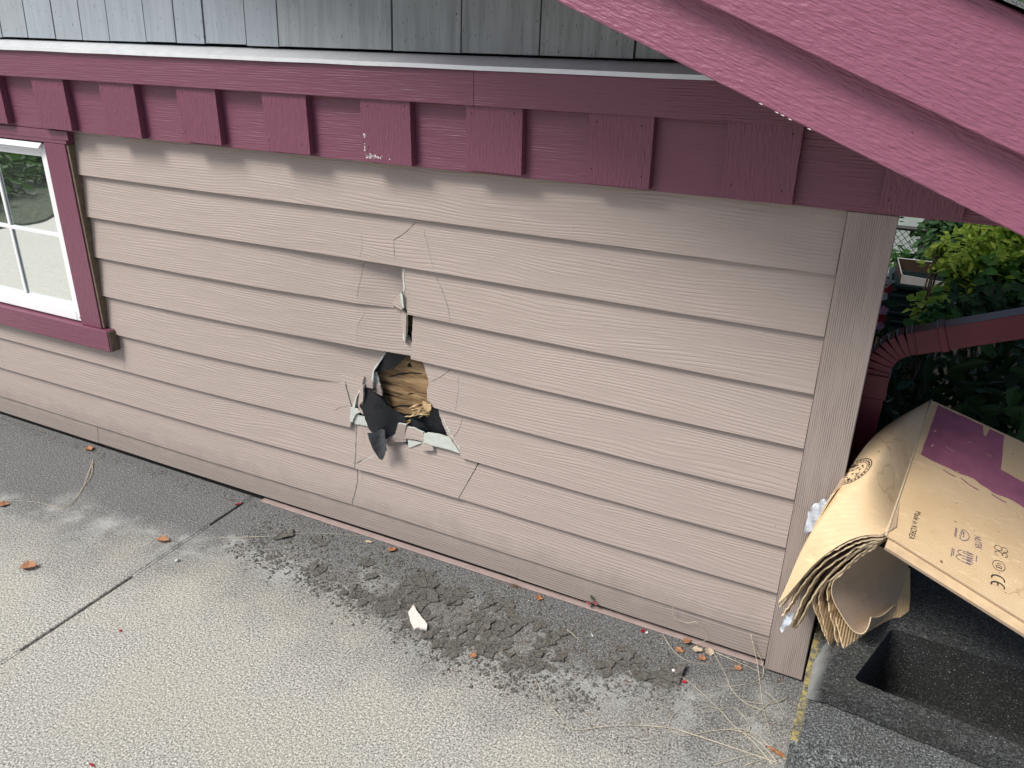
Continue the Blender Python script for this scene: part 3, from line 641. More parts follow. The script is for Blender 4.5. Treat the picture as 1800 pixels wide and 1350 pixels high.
# terrain
mb = MB()
GX = [-60, -20, -9, -7.6, -3, -.5, .1, .5, 1, 2, 3, 4, 6, 9, 14, 25, 60]; GY = [-60, -25, -12, -7.2, -4, -2, 0, .012, .3, .7, 1.2, 1.8, 2.5, 3.2, 4, 5, 6, 8, 12, 25, 60]
def gz(x, y):
    z = -.11 if y <= .012 else -.11 - .235 * min(y, 5)
    if x < -7.5 or y < -7: z = max(z, -.004) if y < 1 else z
    return z - .0
vs = [(x, y, gz(x, y)) for y in GY for x in GX]; n = len(GX)
mb.add(vs, [(j * n + i, j * n + i + 1, (j + 1) * n + i + 1, (j + 1) * n + i) for j in range(len(GY) - 1) for i in range(n - 1)])
strct(mb.build('ground', M['soil']))
# dried mud crust: separate curled plates in a band
BAND = [atz(x, y) for x, y in ((455, 925), (560, 945), (700, 985), (880, 1050), (1020, 1105), (1180, 1150), (1160, 1205), (1010, 1228), (900, 1200), (800, 1165), (735, 1110), (650, 1065), (560, 1030), (470, 985), (420, 960))]
BP = [(p.x, p.y) for p in BAND]
BAND2 = [atz(x, y) for x, y in ((620, 1010), (760, 1010), (900, 1065), (1010, 1120), (1070, 1170), (1060, 1205), (960, 1190), (850, 1160), (800, 1120), (700, 1050))]
BP2 = [(p.x, p.y) for p in BAND2]
mb = MB(); r_ = random.Random(21)
step = .0165; x0, x1, y0, y1 = -1.75, -.2, -.62, -.02
pts = {}
nx, ny = int((x1 - x0) / step), int((y1 - y0) / step)
for i in range(nx + 1):
    for j in range(ny + 1): pts[i, j] = Vector((x0 + (i + r_.uniform(-.42, .42)) * step, y0 + (j + r_.uniform(-.42, .42)) * step))
import itertools
def clip(poly, a, b):      # keep the half nearer a
    mid = (a + b) / 2; nn = (b - a).normalized(); out = []
    for i in range(len(poly)):
        p, q = poly[i], poly[(i + 1) % len(poly)]; dp, dq = (p - mid).dot(nn), (q - mid).dot(nn)
        if dp <= 0: out.append(p)
        if dp * dq < 0: out.append(p.lerp(q, dp / (dp - dq)))
    return out
for kk in list(pts):
    if r_.random() < .48: del pts[kk]
for (i, j), c in pts.items():
    in1, in2 = inside(c, BP), inside(c, BP2)
    den = noise.noise(Vector((c.x * 9, c.y * 9, 1.3)))
    if not in1: continue
    if not in2 and den < .2: continue
    if in2 and den < -.14: continue
    cell = [c + Vector(q) for q in ((-.05, -.05), (.05, -.05), (.05, .05), (-.05, .05))]
    for a, b in itertools.product((-3, -2, -1, 0, 1, 2, 3), repeat=2):
        if (a or b) and (i + a, j + b) in pts: cell = clip(cell, c, pts[i + a, j + b])
        if len(cell) < 3: break
    if len(cell) < 3 or r_.random() < .13: continue
    th = r_.uniform(.0005, .0024) * (1.1 if in2 else .6); big_ = r_.random() < .3; th *= 1 + big_ * .9; tx, ty = r_.gauss(0, .045 + .13 * big_), r_.gauss(0, .045 + .13 * big_); k = r_.uniform(.86, .97)
    P2 = subdiv([tuple(c + (p - c) * k) for p in cell], .0042, .0022, True, i * 97 + j)
    tx, ty = max(-.2, min(.2, tx)), max(-.2, min(.2, ty)); cu = r_.uniform(-.001, .0012)
    top = [(x, y, .0012 + th + tx * (x - c.x) + ty * (y - c.y) + cu * ((x - c.x) ** 2 + (y - c.y) ** 2) / .0002) for x, y in P2]
    n = len(P2); mid = [(c.x + (x - c.x) * .6, c.y + (y - c.y) * .6, .0012 + th + r_.uniform(-.0006, .0008) + .6 * (tx * (x - c.x) + ty * (y - c.y))) for x, y in P2]
    vs = top + mid + [(c.x, c.y, .0012 + th)] + [(x, y, -.002) for x, y in P2]
    fs = [(a, (a + 1) % n, n + (a + 1) % n, n + a) for a in range(n)] + [(n + a, n + (a + 1) % n, 2 * n) for a in range(n)] + [(2 * n + 1 + a, 2 * n + 1 + (a + 1) % n, (a + 1) % n, a) for a in range(n)]
    mb.add(vs, fs)
o = mb.build('mud_crust', M['crust']); o['kind'] = 'stuff'
# loose grit and needles
mb = MB(); r_ = random.Random(9)
def grit(p, s_):
    a = r_.uniform(0, 6.3); v = []
    for q in range(5): v.append((p.x + s_ * math.cos(a + q * 1.257) * r_.uniform(.6, 1.2), p.y + s_ * math.sin(a + q * 1.257) * r_.uniform(.6, 1.2), .0002))
    v.append((p.x, p.y, s_ * r_.uniform(.5, 1.1))); mb.add(v, [(q, (q + 1) % 5, 5) for q in range(5)])
for _ in range(1500):
    x = r_.uniform(-3.0, .05); y = -abs(r_.gauss(0, .025)) - .012; grit(Vector((x, y)), r_.uniform(.0008, .003))
for kk in range(6500):
    p = BAND[r_.randrange(len(BAND))].lerp(BAND[r_.randrange(len(BAND))], r_.random()); p = p + Vector((r_.gauss(0, .03), r_.gauss(0, .03), 0))
    if p.y < -.012: grit(p, r_.uniform(.0008, .0035) if kk % 5 else r_.uniform(.003, .0065))
for _ in range(900):
    x = r_.uniform(-.5, .09); y = r_.uniform(-.42, -.015); grit(Vector((x, y)), r_.uniform(.0008, .003))
o = mb.build('loose_grit', M['crust']); o['kind'] = 'stuff'
mb = MB()
for _ in range(420):
    c_ = r_.random()
    if c_ < .35: x, y = r_.uniform(-3, .05), -.014 - abs(r_.gauss(0, .03))
    elif c_ < .7: x, y = r_.gauss(-.45, .22), r_.gauss(-.24, .1)
    else: x, y = r_.uniform(-3, .08), r_.uniform(-1.0, -.02)
    if y > -.012 or x > .09: continue
    a = r_.uniform(0, 6.3); L = r_.uniform(.008, .03); d = Vector((math.cos(a), math.sin(a), 0)) * L; p = Vector((x, y, .0015 + (.003 if c_ < .7 and c_ > .35 else 0)))
    if (p + d).y > -.012: d.y = -abs(d.y)
    mb.tube([p, p + d * .5 + Vector((0, 0, r_.uniform(0, .004))), p + d], [.0004, .0005, .0003], 3)
o = mb.build('dry_needles', M['needle']); o['kind'] = 'stuff'
# ------------------------------------------------------------ leaves and small litter
def leaf(name, px, py, L, wd, ang, mt, label, cat='leaf', curl=.5, group='dead leaves lying on the driveway', z=.002, seed=0, Y=None):
    L *= 1.25; wd *= 1.25; p = atz(px, py, z) if Y is None else aty(px, py, Y); rr = random.Random(seed or int(px)); mb = MB(); vs = []; nu, nv = 9, 5
    for i in range(nu):
        u = i / (nu - 1)
        hw = wd / 2 * (math.sin(math.pi * min(1, u * 1.02 + .02)) ** .7) * (1 + .18 * math.sin(u * 17 + px))
        for j in range(nv):
            vv = j / (nv - 1) * 2 - 1
            vs.append(((u - .5) * L, vv * hw, curl * (hw * abs(vv) ** 1.6) + .25 * curl * L * ((u - .5) ** 2) * 2 + .0012 * math.sin(9 * u + 5 * vv + px)))
    mb.add(vs, [(i * nv + j, (i + 1) * nv + j, (i + 1) * nv + j + 1, i * nv + j + 1) for i in range(nu - 1) for j in range(nv - 1)], 0, True)
    mb.tube([(-.5 * L, 0, .0015), (-.5 * L - .2 * L, .03 * L, .002)], .0004, 3)
    o = mb.build(name, M[mt]); o.location = (p.x, p.y, z + .0005); o.rotation_euler = (rr.uniform(-.15, .15), rr.uniform(-.15, .15), ang)
    sd_ = o.modifiers.new('s', 'SOLIDIFY'); sd_.thickness = .0004
    return tag(o, label, cat, group)
leaf('dead_leaf', 287, 951, .034, .020, .3, 'brownleaf', 'curled orange-brown leaf on the slab just left of the joint', curl=.8)
leaf('dead_leaf', 52, 998, .038, .024, .5, 'brownleaf', 'crumpled brown leaf alone on the slab near the left edge of the photo', curl=.9)
leaf('dead_leaf', 157, 790, .030, .022, -.2, 'brownleaf', 'brown leaf lying against the foot of the siding left of the dry roots', curl=.6)
leaf('dead_leaf', 6, 888, .028, .02, .8, 'brownleaf', 'brown leaf cut off by the left edge of the photo', curl=.6)
leaf('dead_leaf', 690, 967, .024, .017, 1.2, 'brownleaf', 'small brown leaf on dark dirt under the hole in the siding', curl=.5)
leaf('dead_leaf', 648, 953, .018, .009, .2, 'paleleaf', 'tiny pale leaf scrap touching the base of the siding', curl=.5)
leaf('dead_leaf', 948, 1052, .018, .015, .2, 'brownleaf', 'small brown leaf by the wall left of the red seedling', curl=.4)
leaf('dead_leaf', 1208, 1128, .020, .017, .9, 'brownleaf', 'upper rounded brown leaf of the cluster by the siding near the corner', curl=.4, z=.006)
leaf('dead_leaf', 1194, 1144, .019, .014, -.3, 'brownleaf', 'shiny brown leaf at the left of the cluster near the corner', curl=.5)
leaf('dead_leaf', 1226, 1143, .021, .017, .1, 'paleleaf', 'pale greyish leaf in the middle of the cluster near the corner', curl=.4, z=.004)
leaf('dead_leaf', 1247, 1146, .022, .018, 2.0, 'paleleaf', 'pale leaf at the right of the cluster, ringed by a dry stem', curl=.4)
leaf('dead_leaf', 1235, 1158, .016, .014, .4, 'brownleaf', 'small brown leaf at the bottom of the cluster near the corner', curl=.5)
leaf('dead_leaf', 1366, 1324, .036, .010, -.25, 'brownleaf', 'long reddish leaf lying at the foot of the concrete blocks', curl=.5)
leaf('dead_leaf', 1298, 1175, .016, .012, .4, 'brownleaf', 'small dull leaf on the slab below the corner board', curl=.4)
leaf('dead_leaf', 832, 1153, .015, .013, .4, 'brownleaf', 'reddish leaf scrap stuck in the cracked mud', curl=.4, z=.007)
leaf('petal', 1130, 1109, .010, .008, 1.2, 'red', 'red petal at the foot of the wall beside a white scrap', 'petal', .4, 'red petals on the driveway')
leaf('petal', 1203, 1199, .010, .007, .2, 'red', 'red petal beside the thin dry stem below the leaf cluster', 'petal', .4, 'red petals on the driveway')
leaf('petal', 162, 1345, .013, .004, .1, 'red', 'narrow red petal at the bottom left edge of the photo', 'petal', .3, 'red petals on the driveway')
leaf('petal', 212, 1109, .008, .005, .1, 'red', 'tiny red petal on the bright slab below the joint', 'petal', .3, 'red petals on the driveway')
leaf('petal', 420, 886, .022, .006, .9, 'red', 'dark red petal lying in the joint at the wall', 'petal', .3, 'red petals on the driveway')
leaf('paper_scrap', 1137, 1112, .007, .006, 1.2, 'white', 'tiny white scrap at the foot of the wall beside a red petal', 'scrap', .2, None)
leaf('paper_scrap', 1041, 1117, .012, .003, -.8, 'white', 'thin white sliver lying on the dark dirt', 'scrap', .2, None)
# white chip of siding
P = [atz(x, y) for x, y in ((718, 1082), (727, 1071), (734, 1082), (744, 1094), (751, 1102), (750, 1110), (737, 1107), (729, 1109), (722, 1097))]
mb = MB(); Q = subdiv([(p.x, p.y) for p in P], .006, .0008, True, 3)
sheet(mb, Q, [], lambda x, y: (x, y, .0125 + .12 * (y - P[0].y)), lambda x, y: (x, y, .0065 + .12 * (y - P[0].y)), .01, lambda p: 0)
tag(mb.build('siding_chip', [plain('chalky_chip', (.70, .66, .62), .8, 120, .08, .0005, 300), M['cement']]), 'pale pointed chip of broken siding lying on the mud', 'chip')
# grey dead leaf shape
P = [atz(x, y) for x, y in ((478, 952), (490, 943), (496, 938), (505, 942), (515, 930), (516, 944), (503, 948), (490, 950))]
mb = MB(); Q = subdiv([(p.x, p.y) for p in P], .006, .001, True, 3)
sheet(mb, Q, [], lambda x, y: (x, y, .007 + .003 * math.sin(x * 200)), lambda x, y: (x, y, .006 + .003 * math.sin(x * 200)), .01, lambda p: 0)
tag(mb.build('dead_leaf', [M['crust'], M['crust']]), 'grey jagged dead leaf on dirt beside the long pale stem', 'leaf', 'dead leaves lying on the driveway')
# pebbles
for (x, y, s_, lb) in ((311, 987, .007, 'pale grey pebble in the joint below the curled leaf'), (1184, 1180, .005, 'small white pebble at the tip of a dry stem')):
    mb = MB(); p = atz(x, y); rr = random.Random(x); vs = []; 
    for i in range(5):
        for j in range(7):
            a, b = math.pi * (i + .5) / 5 - math.pi / 2, 2 * math.pi * j / 7; q = s_ * rr.uniform(.8, 1.15)
            vs.append((p.x + q * math.cos(a) * math.cos(b), p.y + q * math.cos(a) * math.sin(b), s_ * .55 + q * .6 * math.sin(a)))
    mb.add(vs, [(i * 7 + j, i * 7 + (j + 1) % 7, (i + 1) * 7 + (j + 1) % 7, (i + 1) * 7 + j) for i in range(4) for j in range(7)] + [tuple(range(7))[::-1], tuple(range(28, 35))], 0, True)
    tag(mb.build('pebble', M['white'] if s_ < .006 else M['cement']), lb, 'pebble')
# dry stems
def smooth(pts, k=5):
    out = []; n = len(pts)
    for i in range(n - 1):
        p0, p1, p2, p3 = pts[max(i - 1, 0)], pts[i], pts[i + 1], pts[min(i + 2, n - 1)]
        for j in range(k):
            t_ = j / k; out.append(.5 * ((2 * p1) + (p2 - p0) * t_ + (2 * p0 - 5 * p1 + 4 * p2 - p3) * t_ ** 2 + (3 * p1 - p0 - 3 * p2 + p3) * t_ ** 3))
    out.append(pts[-1]); return out
def stem(pts, label, r=.0008, h=.004, wall=None):
    P = []
    for i, (x, y) in enumerate(pts):
        if wall is not None and i < wall: P.append(aty(x, y, -.012))
        else: P.append(atz(x, y, .0012 + h * abs(math.sin(i * 1.3 + x))))
    P = smooth(P); n = len(P); mb = MB(); mb.tube(P, [1.1 * r * (1.2 - .8 * i / n) for i in range(n)], 4)
    return tag(mb.build('dry_stem', M['straw']), label, 'stem', 'dry grass stems on the driveway')
stem([(1370, 1342), (1300, 1318), (1215, 1290), (1180, 1280), (1120, 1275), (1060, 1277), (1010, 1282), (980, 1255), (955, 1222), (945, 1200), (932, 1183)], 'longest pale stem running left from the blocks and bending up to the mud', .0011)
stem([(1365, 1338), (1330, 1300), (1290, 1283), (1250, 1285), (1208, 1293), (1182, 1286), (1176, 1270), (1192, 1248), (1225, 1236)], 'pale stem curling in an open loop below the corner', .0009)
stem([(1305, 1290), (1318, 1282), (1312, 1265), (1290, 1244), (1262, 1245), (1225, 1236)], 'arched stem joining the top of the loop', .0008)
stem([(1360, 1345), (1320, 1300), (1290, 1275), (1262, 1245), (1225, 1210), (1185, 1180)], 'straight dark stem slanting up left to a white pebble', .0010)
stem([(1183, 1068), (1185, 1085), (1208, 1095), (1225, 1094), (1243, 1118), (1235, 1128), (1210, 1130)], 'thin curly stem leaning on the lowest siding board', .0007, .003, 6)
stem([(1165, 1115), (1185, 1145), (1210, 1162), (1250, 1168)], 'short stem curving under the leaf cluster', .0007)
stem([(1345, 1250), (1310, 1235), (1285, 1210), (1275, 1185), (1253, 1145), (1243, 1134), (1234, 1142), (1240, 1155)], 'stem that loops round the leaf cluster and runs to the blocks', .0008)
stem([(1320, 1115), (1330, 1160), (1336, 1200), (1341, 1240), (1350, 1275), (1355, 1295)], 'tall stem standing against the wall left of the corner board', .0009, .003, 2)
stem([(1322, 1127), (1340, 1165), (1338, 1192), (1300, 1205), (1268, 1207)], 'second stem rising against the wall then bending left', .0008, .003, 2)
stem([(1253, 1145), (1300, 1165), (1345, 1186)], 'stem lying along the foot of the wall beside the corner board', .0008)
stem([(1385, 1225), (1350, 1238), (1300, 1230)], 'short stem touching the concrete blocks', .0008)
stem([(1395, 1345), (1350, 1310), (1330, 1290), (1290, 1280), (1260, 1290)], 'doubled stem at the bottom corner beside the long reddish leaf', .0009)
stem([(163, 808), (160, 835), (142, 862), (115, 893), (60, 882), (0, 880)], 'pale root curving from the wall to the left edge of the photo', .0009)
stem([(162, 812), (150, 848), (130, 880), (105, 890), (70, 884)], 'second root running close beside the curving one', .0008)
stem([(165, 812), (155, 830), (148, 850), (152, 860)], 'short root hair below the wall leaf', .0007)
stem([(385, 945), (430, 944), (480, 942), (520, 938), (560, 937), (638, 942)], 'straight pale stem across the dark dirt right of the joint', .0007)
stem([(997, 1107), (1010, 1118), (1022, 1130)], 'short straight straw on the mud below the seedling', .0008)
for i, (a, b) in enumerate((((1255, 1345), (1340, 1325)), ((1310, 1345), (1375, 1330)), ((1345, 1215), (1380, 1260)), ((1330, 1255), (1360, 1230)))):
    stem([a, ((a[0] + b[0]) / 2 + 3, (a[1] + b[1]) / 2 - 4), b], ['stem lying along the bottom edge of the photo', 'stem crossing the long reddish leaf', 'stem slanting down to the foot of the blocks', 'short stem crossing between the tangled stems'][i], .0007)
# seedling
sp = empty('seedling', atz(1040, 1072, 0), 'tiny seedling with dusky red leaves sprouting at the foot of the siding', 'seedling')
b = sp.location.copy(); mb = MB(); tp = aty(1040, 1049, -.02); mb.tube([b, b.lerp(tp, .5) + Vector((.001, 0, 0)), tp], .0008, 4); mb.build('stem', M['needle'], sp)
for (x, y, dx, dz) in ((1034, 1060, -1, .2), (1046, 1060, 1, .2), (1040, 1050, .1, 1)):
    c0 = aty(x, y, b.y - .004); mb = MB(); n = 10
    mb.add([(c0.x + .0075 * math.cos(q * .628) * (1 if dz < .5 else .6), c0.y - .002 * math.cos(q * .628), c0.z + .0065 * math.sin(q * .628)) for q in range(n)] + [(c0.x, c0.y + .002, c0.z)], [(q, (q + 1) % n, n) for q in range(n)], 0, True)
    mb.build('leaf', M['redleaf'] if dz < .5 else M['lf_mid'], sp)
mb = MB(); p = atz(908, 1030); r_ = random.Random(3)
for _ in range(60):
    a = p + Vector((r_.gauss(0, .006), -.004 - abs(r_.gauss(0, .004)), .003 + abs(r_.gauss(0, .003)))); mb.tube([a, a + Vector((r_.gauss(0, .006), r_.gauss(0, .003), r_.gauss(0, .003)))], .0004, 3)
tag(mb.build('litter_clump', M['needle']), 'small brown tuft of litter stuck at the siding seam', 'litter')
# ------------------------------------------------------------ concrete blocks
H1, H2 = .152, .202
def ring(mb, top, bot, holes, zt, zb, nz=6, disp=None, res=.018, hb=None, mi=0):
    top = subdiv(top, .014, .0012, True, 2); bot_ = None
    # map bottom by nearest parameter: same subdivision counts
    V, T = cdt(top, holes, res)
    f = []
    for t_ in T:
        a, b, c = (V[i] for i in t_)
        f.append(t_ if (b - a).cross(c - a) > 0 else t_[::-1])
    def dz(x, y): return .0012 * noise.noise(Vector((x * 60, y * 60, zt * 9)))
    mb.add([(v.x, v.y, zt + dz(v.x, v.y)) for v in V], f, mi)
    n = len(top); vs = []
    for k in range(nz + 1):
        u = k / nz; z = zt + (zb - zt) * u
        for i in range(n):
            x, y = top[i]; q = Vector((x, y, z + (dz(x, y) if k == 0 else 0)))
            if bot: q = q + bot(x, y) * u
            if disp and k: q = q + disp(q, u)
            vs.append(tuple(q))
    mb.add(vs, [((k + 1) * n + i, (k + 1) * n + (i + 1) % n, k * n + (i + 1) % n, k * n + i) for k in range(nz) for i in range(n)], mi)
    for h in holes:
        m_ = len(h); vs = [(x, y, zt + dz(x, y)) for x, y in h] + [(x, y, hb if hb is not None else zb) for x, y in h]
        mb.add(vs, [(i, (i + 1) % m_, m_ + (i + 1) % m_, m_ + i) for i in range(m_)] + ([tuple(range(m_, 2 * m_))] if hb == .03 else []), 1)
def rounded(poly, r=.018, jag=.001, seed=1):
    out = []; n = len(poly)
    for i in range(n):
        p, a, b = Vector(poly[i]), Vector(poly[i - 1]), Vector(poly[(i + 1) % n]); da, db = (a - p).normalized(), (b - p).normalized()
        for t_ in (0, .25, .5, .75, 1):
            q = (p + da * r) * (1 - t_) ** 2 + p * 2 * t_ * (1 - t_) + (p + db * r) * t_ ** 2; out.append((q.x, q.y))
    return subdiv(out, .01, jag, True, seed)
def xy(v): return (v.x, v.y)
FL = Vector(xy(atz(1436, 1202, H2))); FR = Vector(xy(atz(1800, 1347, H2))); du = (FR - FL).normalized(); lf = (Vector(xy(atz(1500, 1100, H2))) - FL).normalized()
BLK = .335
up_top = [tuple(FL), tuple(FL + du * .56), tuple(FL + du * .56 + lf * BLK), tuple(FL + lf * BLK)]
cell = rounded([xy(atz(x, y, H2)) for x, y in ((1500, 1194), (1880, 1343), (1880, 1203), (1568, 1104))], .014, .0003)
botL = Vector(xy(atz(1416, 1231, H1))) - FL; botB = Vector(xy(atz(1441, 1112, H1))) - (FL + lf * .12)
def botf(x, y):
    p = Vector((x, y)) - FL; s_ = max(0, 1 - abs(p.cross(lf)) / .02) if abs(du.cross(lf)) > 0 else 0
    perp = abs(p.x * lf.y - p.y * lf.x)
    a = max(0., 1 - perp / .03); u = min(1., max(0., p.dot(lf) / .12)); q = botL.lerp(botB, u); return Vector((q.x * a, min(q.y, 0) * a * (1 - u), 0))
blk = MB()
ring(blk, up_top, botf, [cell], H2, H1 + .006, 5, lambda q, u: Vector((0, .003 * noise.noise(q * 50) + (.006 * u if (q.xy - FL).cross(du) > -.012 and (q.xy - FL).dot(du) > .02 else 0), 0)), hb=.03)
M['blockin'] = blockmat('block_cavity_shade', False, .22)  # shade inside the cell, painted as a darker block colour
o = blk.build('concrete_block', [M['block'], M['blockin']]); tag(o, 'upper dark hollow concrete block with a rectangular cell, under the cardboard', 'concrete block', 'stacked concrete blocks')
# lower block
lo = [(.1005, -.352), (.70, -.340), (.70, .075), (.1005, .075)]
def split(q, u):
    if q.y > -.335: return Vector((0, 0, 0))
    b = .012 * math.sin(math.pi * min(1, u * 1.1)) + .016 * max(0, noise.noise(Vector((q.x * 14, 3.1, q.z * 22)))) + .006 * noise.noise(q * 60)
    return Vector((0, -b * min(1, (q.x - .098) / .02 + .3), .004 * noise.noise(q * 45)))
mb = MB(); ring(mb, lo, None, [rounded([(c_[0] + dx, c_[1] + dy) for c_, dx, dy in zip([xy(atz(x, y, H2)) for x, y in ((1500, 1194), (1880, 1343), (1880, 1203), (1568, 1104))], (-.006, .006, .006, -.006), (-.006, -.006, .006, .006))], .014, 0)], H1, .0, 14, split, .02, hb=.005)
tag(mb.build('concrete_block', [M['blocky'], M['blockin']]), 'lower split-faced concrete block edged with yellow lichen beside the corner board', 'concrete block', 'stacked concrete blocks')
q0 = FL + lf * (BLK + .006)
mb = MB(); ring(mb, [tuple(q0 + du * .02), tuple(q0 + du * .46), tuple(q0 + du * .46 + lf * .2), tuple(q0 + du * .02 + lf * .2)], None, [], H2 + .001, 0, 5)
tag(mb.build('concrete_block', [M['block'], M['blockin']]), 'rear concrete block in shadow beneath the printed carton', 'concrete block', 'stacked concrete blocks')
# ------------------------------------------------------------ cardboard
NP = aty(1557, 940, -.10); FP = aty(1637, 703, .38)
RN = aty(1800, 1091, -.15); RF = aty(1800, 778, .35)
DN = (RN - NP); DF = (RF - FP)
U1 = 1.5
def flap(u, v, h=0.):      # u right of the ridge, v along the ridge; gentle sag
    a = NP + DN * u; b = FP + DF * u; p = a.lerp(b, v)
    n = DN.cross(FP - NP).normalized(); return p + n * (h - .004 * math.sin(math.pi * v) * min(1, u) - .0016 * math.exp(-(u / .03) ** 2))
carton = empty('folded_carton', NP.copy(), 'flattened tan carton with purple print and shipping marks, folded over the stacked cardboard', 'carton')
def solid(mb, grid, th, mi=(0, 0, 1), nrm=None):
    """grid[i][j] points -> slab of thickness th below; mi = top, bottom, edge material"""
    ni, nj = len(grid), len(grid[0]); N = [[None] * nj for _ in range(ni)]
    for i in range(ni):
        for j in range(nj):
            a = grid[min(i + 1, ni - 1)][j] - grid[max(i - 1, 0)][j]; b = grid[i][min(j + 1, nj - 1)] - grid[i][max(j - 1, 0)]
            q = a.cross(b); N[i][j] = q.normalized() if q.length > 1e-9 else Vector((0, 0, 1))
    T_ = [grid[i][j] for i in range(ni) for j in range(nj)]; B_ = [grid[i][j] - N[i][j] * th for i in range(ni) for j in range(nj)]
    fs = [(i * nj + j, (i + 1) * nj + j, (i + 1) * nj + j + 1, i * nj + j + 1) for i in range(ni - 1) for j in range(nj - 1)]
    mb.add(T_, fs, mi[0], True); mb.add(B_, [f[::-1] for f in fs], mi[1], True)
    bd = [i * nj for i in range(ni)] + [(ni - 1) * nj + j for j in range(1, nj)] + [i * nj + nj - 1 for i in range(ni - 2, -1, -1)] + [j for j in range(nj - 2, 0, -1)]
    k = len(bd); mb.add([T_[i] for i in bd] + [B_[i] for i in bd], [(i, k + i, k + (i + 1) % k, (i + 1) % k) for i in range(k)], mi[2])
mb = MB()
G = [[flap(U1 * i / 24, j / 16) for j in range(17)] for i in range(25)]
solid(mb, G, .0045); o = mb.build('right_flap', [M['card'], M['cardin'], M['card']], carton, 0)
mb = MB()
G = [[flap(.03 + (U1 - .03) * i / 24, (j - .7 * (j == 0)) / 16 * 1., -.0052 - (.004 if j == 0 else 0)) for j in range(17)] for i in range(25)]
solid(mb, G, .0075); mb.build('inner_panel', [plain('worn_card_edge', (.70, .53, .33), .6, 30, .12), M['cardin'], M['card']], carton)
# left flap : rows from near end to far end
near = [NP] + [aty(x, y, Y) for x, y, Y in ((1520, 941, -.112), (1487, 952, -.121), (1452, 974, -.128), (1425, 998, -.132), (1401, 1026, -.134), (1383, 1047, -.134), (1367, 1061, -.134))]
r2 = [NP.lerp(FP, .10)] + [aty(x, y, Y) for x, y, Y in ((1530, 880, -.062), (1498, 890, -.078), (1468, 908, -.09), (1440, 926, -.1), (1418, 952, -.108), (1400, 986, -.115), (1385, 1024, -.12))]
r3 = [NP.lerp(FP, .28)] + [aty(x, y, Y) for x, y, Y in ((1545, 826, -.0), (1517, 832, -.022), (1495, 846, -.036), (1474, 864, -.044), (1456, 888, -.052), (1440, 914, -.06), (1426, 940, -.068))]
r4 = [NP.lerp(FP, .6)] + [aty(x, y, Y) for x, y, Y in ((1582, 756, .16), (1560, 757, .13), (1540, 766, .10), (1524, 780, .06), (1508, 803, .03), (1494, 828, .0), (1480, 852, -.03))]
r5 = [FP] + [aty(x, y, Y) for x, y, Y in ((1612, 716, .35), (1592, 727, .32), (1572, 740, .29), (1560, 755, .26), (1552, 775, .23), (1546, 800, .20), (1540, 830, .17))]
rows_ = [near, r2, r3, r4, r5]
def cm(ps, u):
    n = len(ps) - 1; x = u * n; i = min(int(x), n - 1); t_ = x - i
    p0, p1, p2, p3 = ps[max(i - 1, 0)], ps[i], ps[i + 1], ps[min(i + 2, n)]
    return .5 * ((2 * p1) + (p2 - p0) * t_ + (2 * p0 - 5 * p1 + 4 * p2 - p3) * t_ ** 2 + (3 * p1 - p0 - 3 * p2 + p3) * t_ ** 3)
vs_ = [0, .25, .5, .75, 1]
def lflap(u, v): return cm([cm(r, u) for r in rows_], v)
mb = MB(); G = [[lflap(1 - i / 28, j / 28) for j in range(29)] for i in range(29)]
solid(mb, G, .004, (0, 1, 2)); mb.build('left_flap', [M['card'], M['cardin'], M['cardedge']], carton)
# ridge crease, scuffed
mb = MB(); mb.tube([NP.lerp(FP, i / 10) + Vector((.0, 0, .0002 - .002)) for i in range(11)], .0034, 8); mb.build('crease', M['cardedge'], carton)
# print on the right flap
du3 = DN.normalized(); 
def inv(px, py):        # pixel -> (u, v) on the right flap by Newton steps
    u, v = .5, .4; tgt = ray(px, py); tgt = tgt / np.linalg.norm(tgt)
    def res_(u, v):
        p = np.array(flap(u, v)) - CC; p = p / np.linalg.norm(p); return (p - tgt)
    for _ in range(25):
        r0 = res_(u, v); Ju = (res_(u + 1e-4, v) - r0) / 1e-4; Jv = (res_(u, v + 1e-4) - r0) / 1e-4
        A = np.array([Ju, Jv]).T; s_ = np.linalg.lstsq(A, -r0, rcond=None)[0]; u += s_[0]; v += s_[1]
    return u, v
def decal(name, polys, mt, h=.0006, par=carton, fn=None, res=.02):
    mb = MB()
    for outer, cuts in polys:
        V, T = cdt(outer, cuts, 9)
        T2 = [t_ if (V[t_[1]] - V[t_[0]]).cross(V[t_[2]] - V[t_[0]]) > 0 else t_[::-1] for t_ in T]
        mb.add([(fn or flap)(v.x, v.y, h) for v in V], T2)
    return mb.build(name, mt, par)
pu = [inv(x, y) for x, y in ((1648, 716), (1727, 753), (1729, 765), (1733, 767), (1739, 758), (1765, 770), (1759, 826), (1800, 848))]
far_ = [(pu[0][0], .985), (pu[1][0], .985), pu[2], pu[3], (pu[4][0], .985), (pu[5][0], .985), pu[6], pu[7], (1.45, pu[7][1] - .02)]
lo_ = [inv(x, y) for x, y in ((1800, 893), (1780, 880), (1745, 866), (1724, 852), (1712, 842), (1690, 834), (1660, 820), (1640, 811), (1618, 799))]
pp_ = far_ + [(1.45, lo_[0][1] - .02)] + lo_
pp_ = subdiv(pp_, .04, .003, True, 4)
sc_ = []
r_ = random.Random(8)
for i in range(16):
    a = inv(r_.uniform(1650, 1780), r_.uniform(770, 830)); 
    if inside(a, pp_): sc_.append(sliver([a, (a[0] + r_.uniform(.03, .1), a[1] + r_.uniform(-.01, .01))], .003, i))
for i in range(10):
    x, y = 1641 + i % 3 * 4 - i * .8, 758 + i * 4.5; a = inv(x, y); b = inv(x + r_.uniform(3, 7), y + r_.uniform(-4, 1)); sc_.append(sliver([a, b], .012, i))
okc = [c_ for c_ in sc_ if all(inside(q, pp_) for q in c_)]
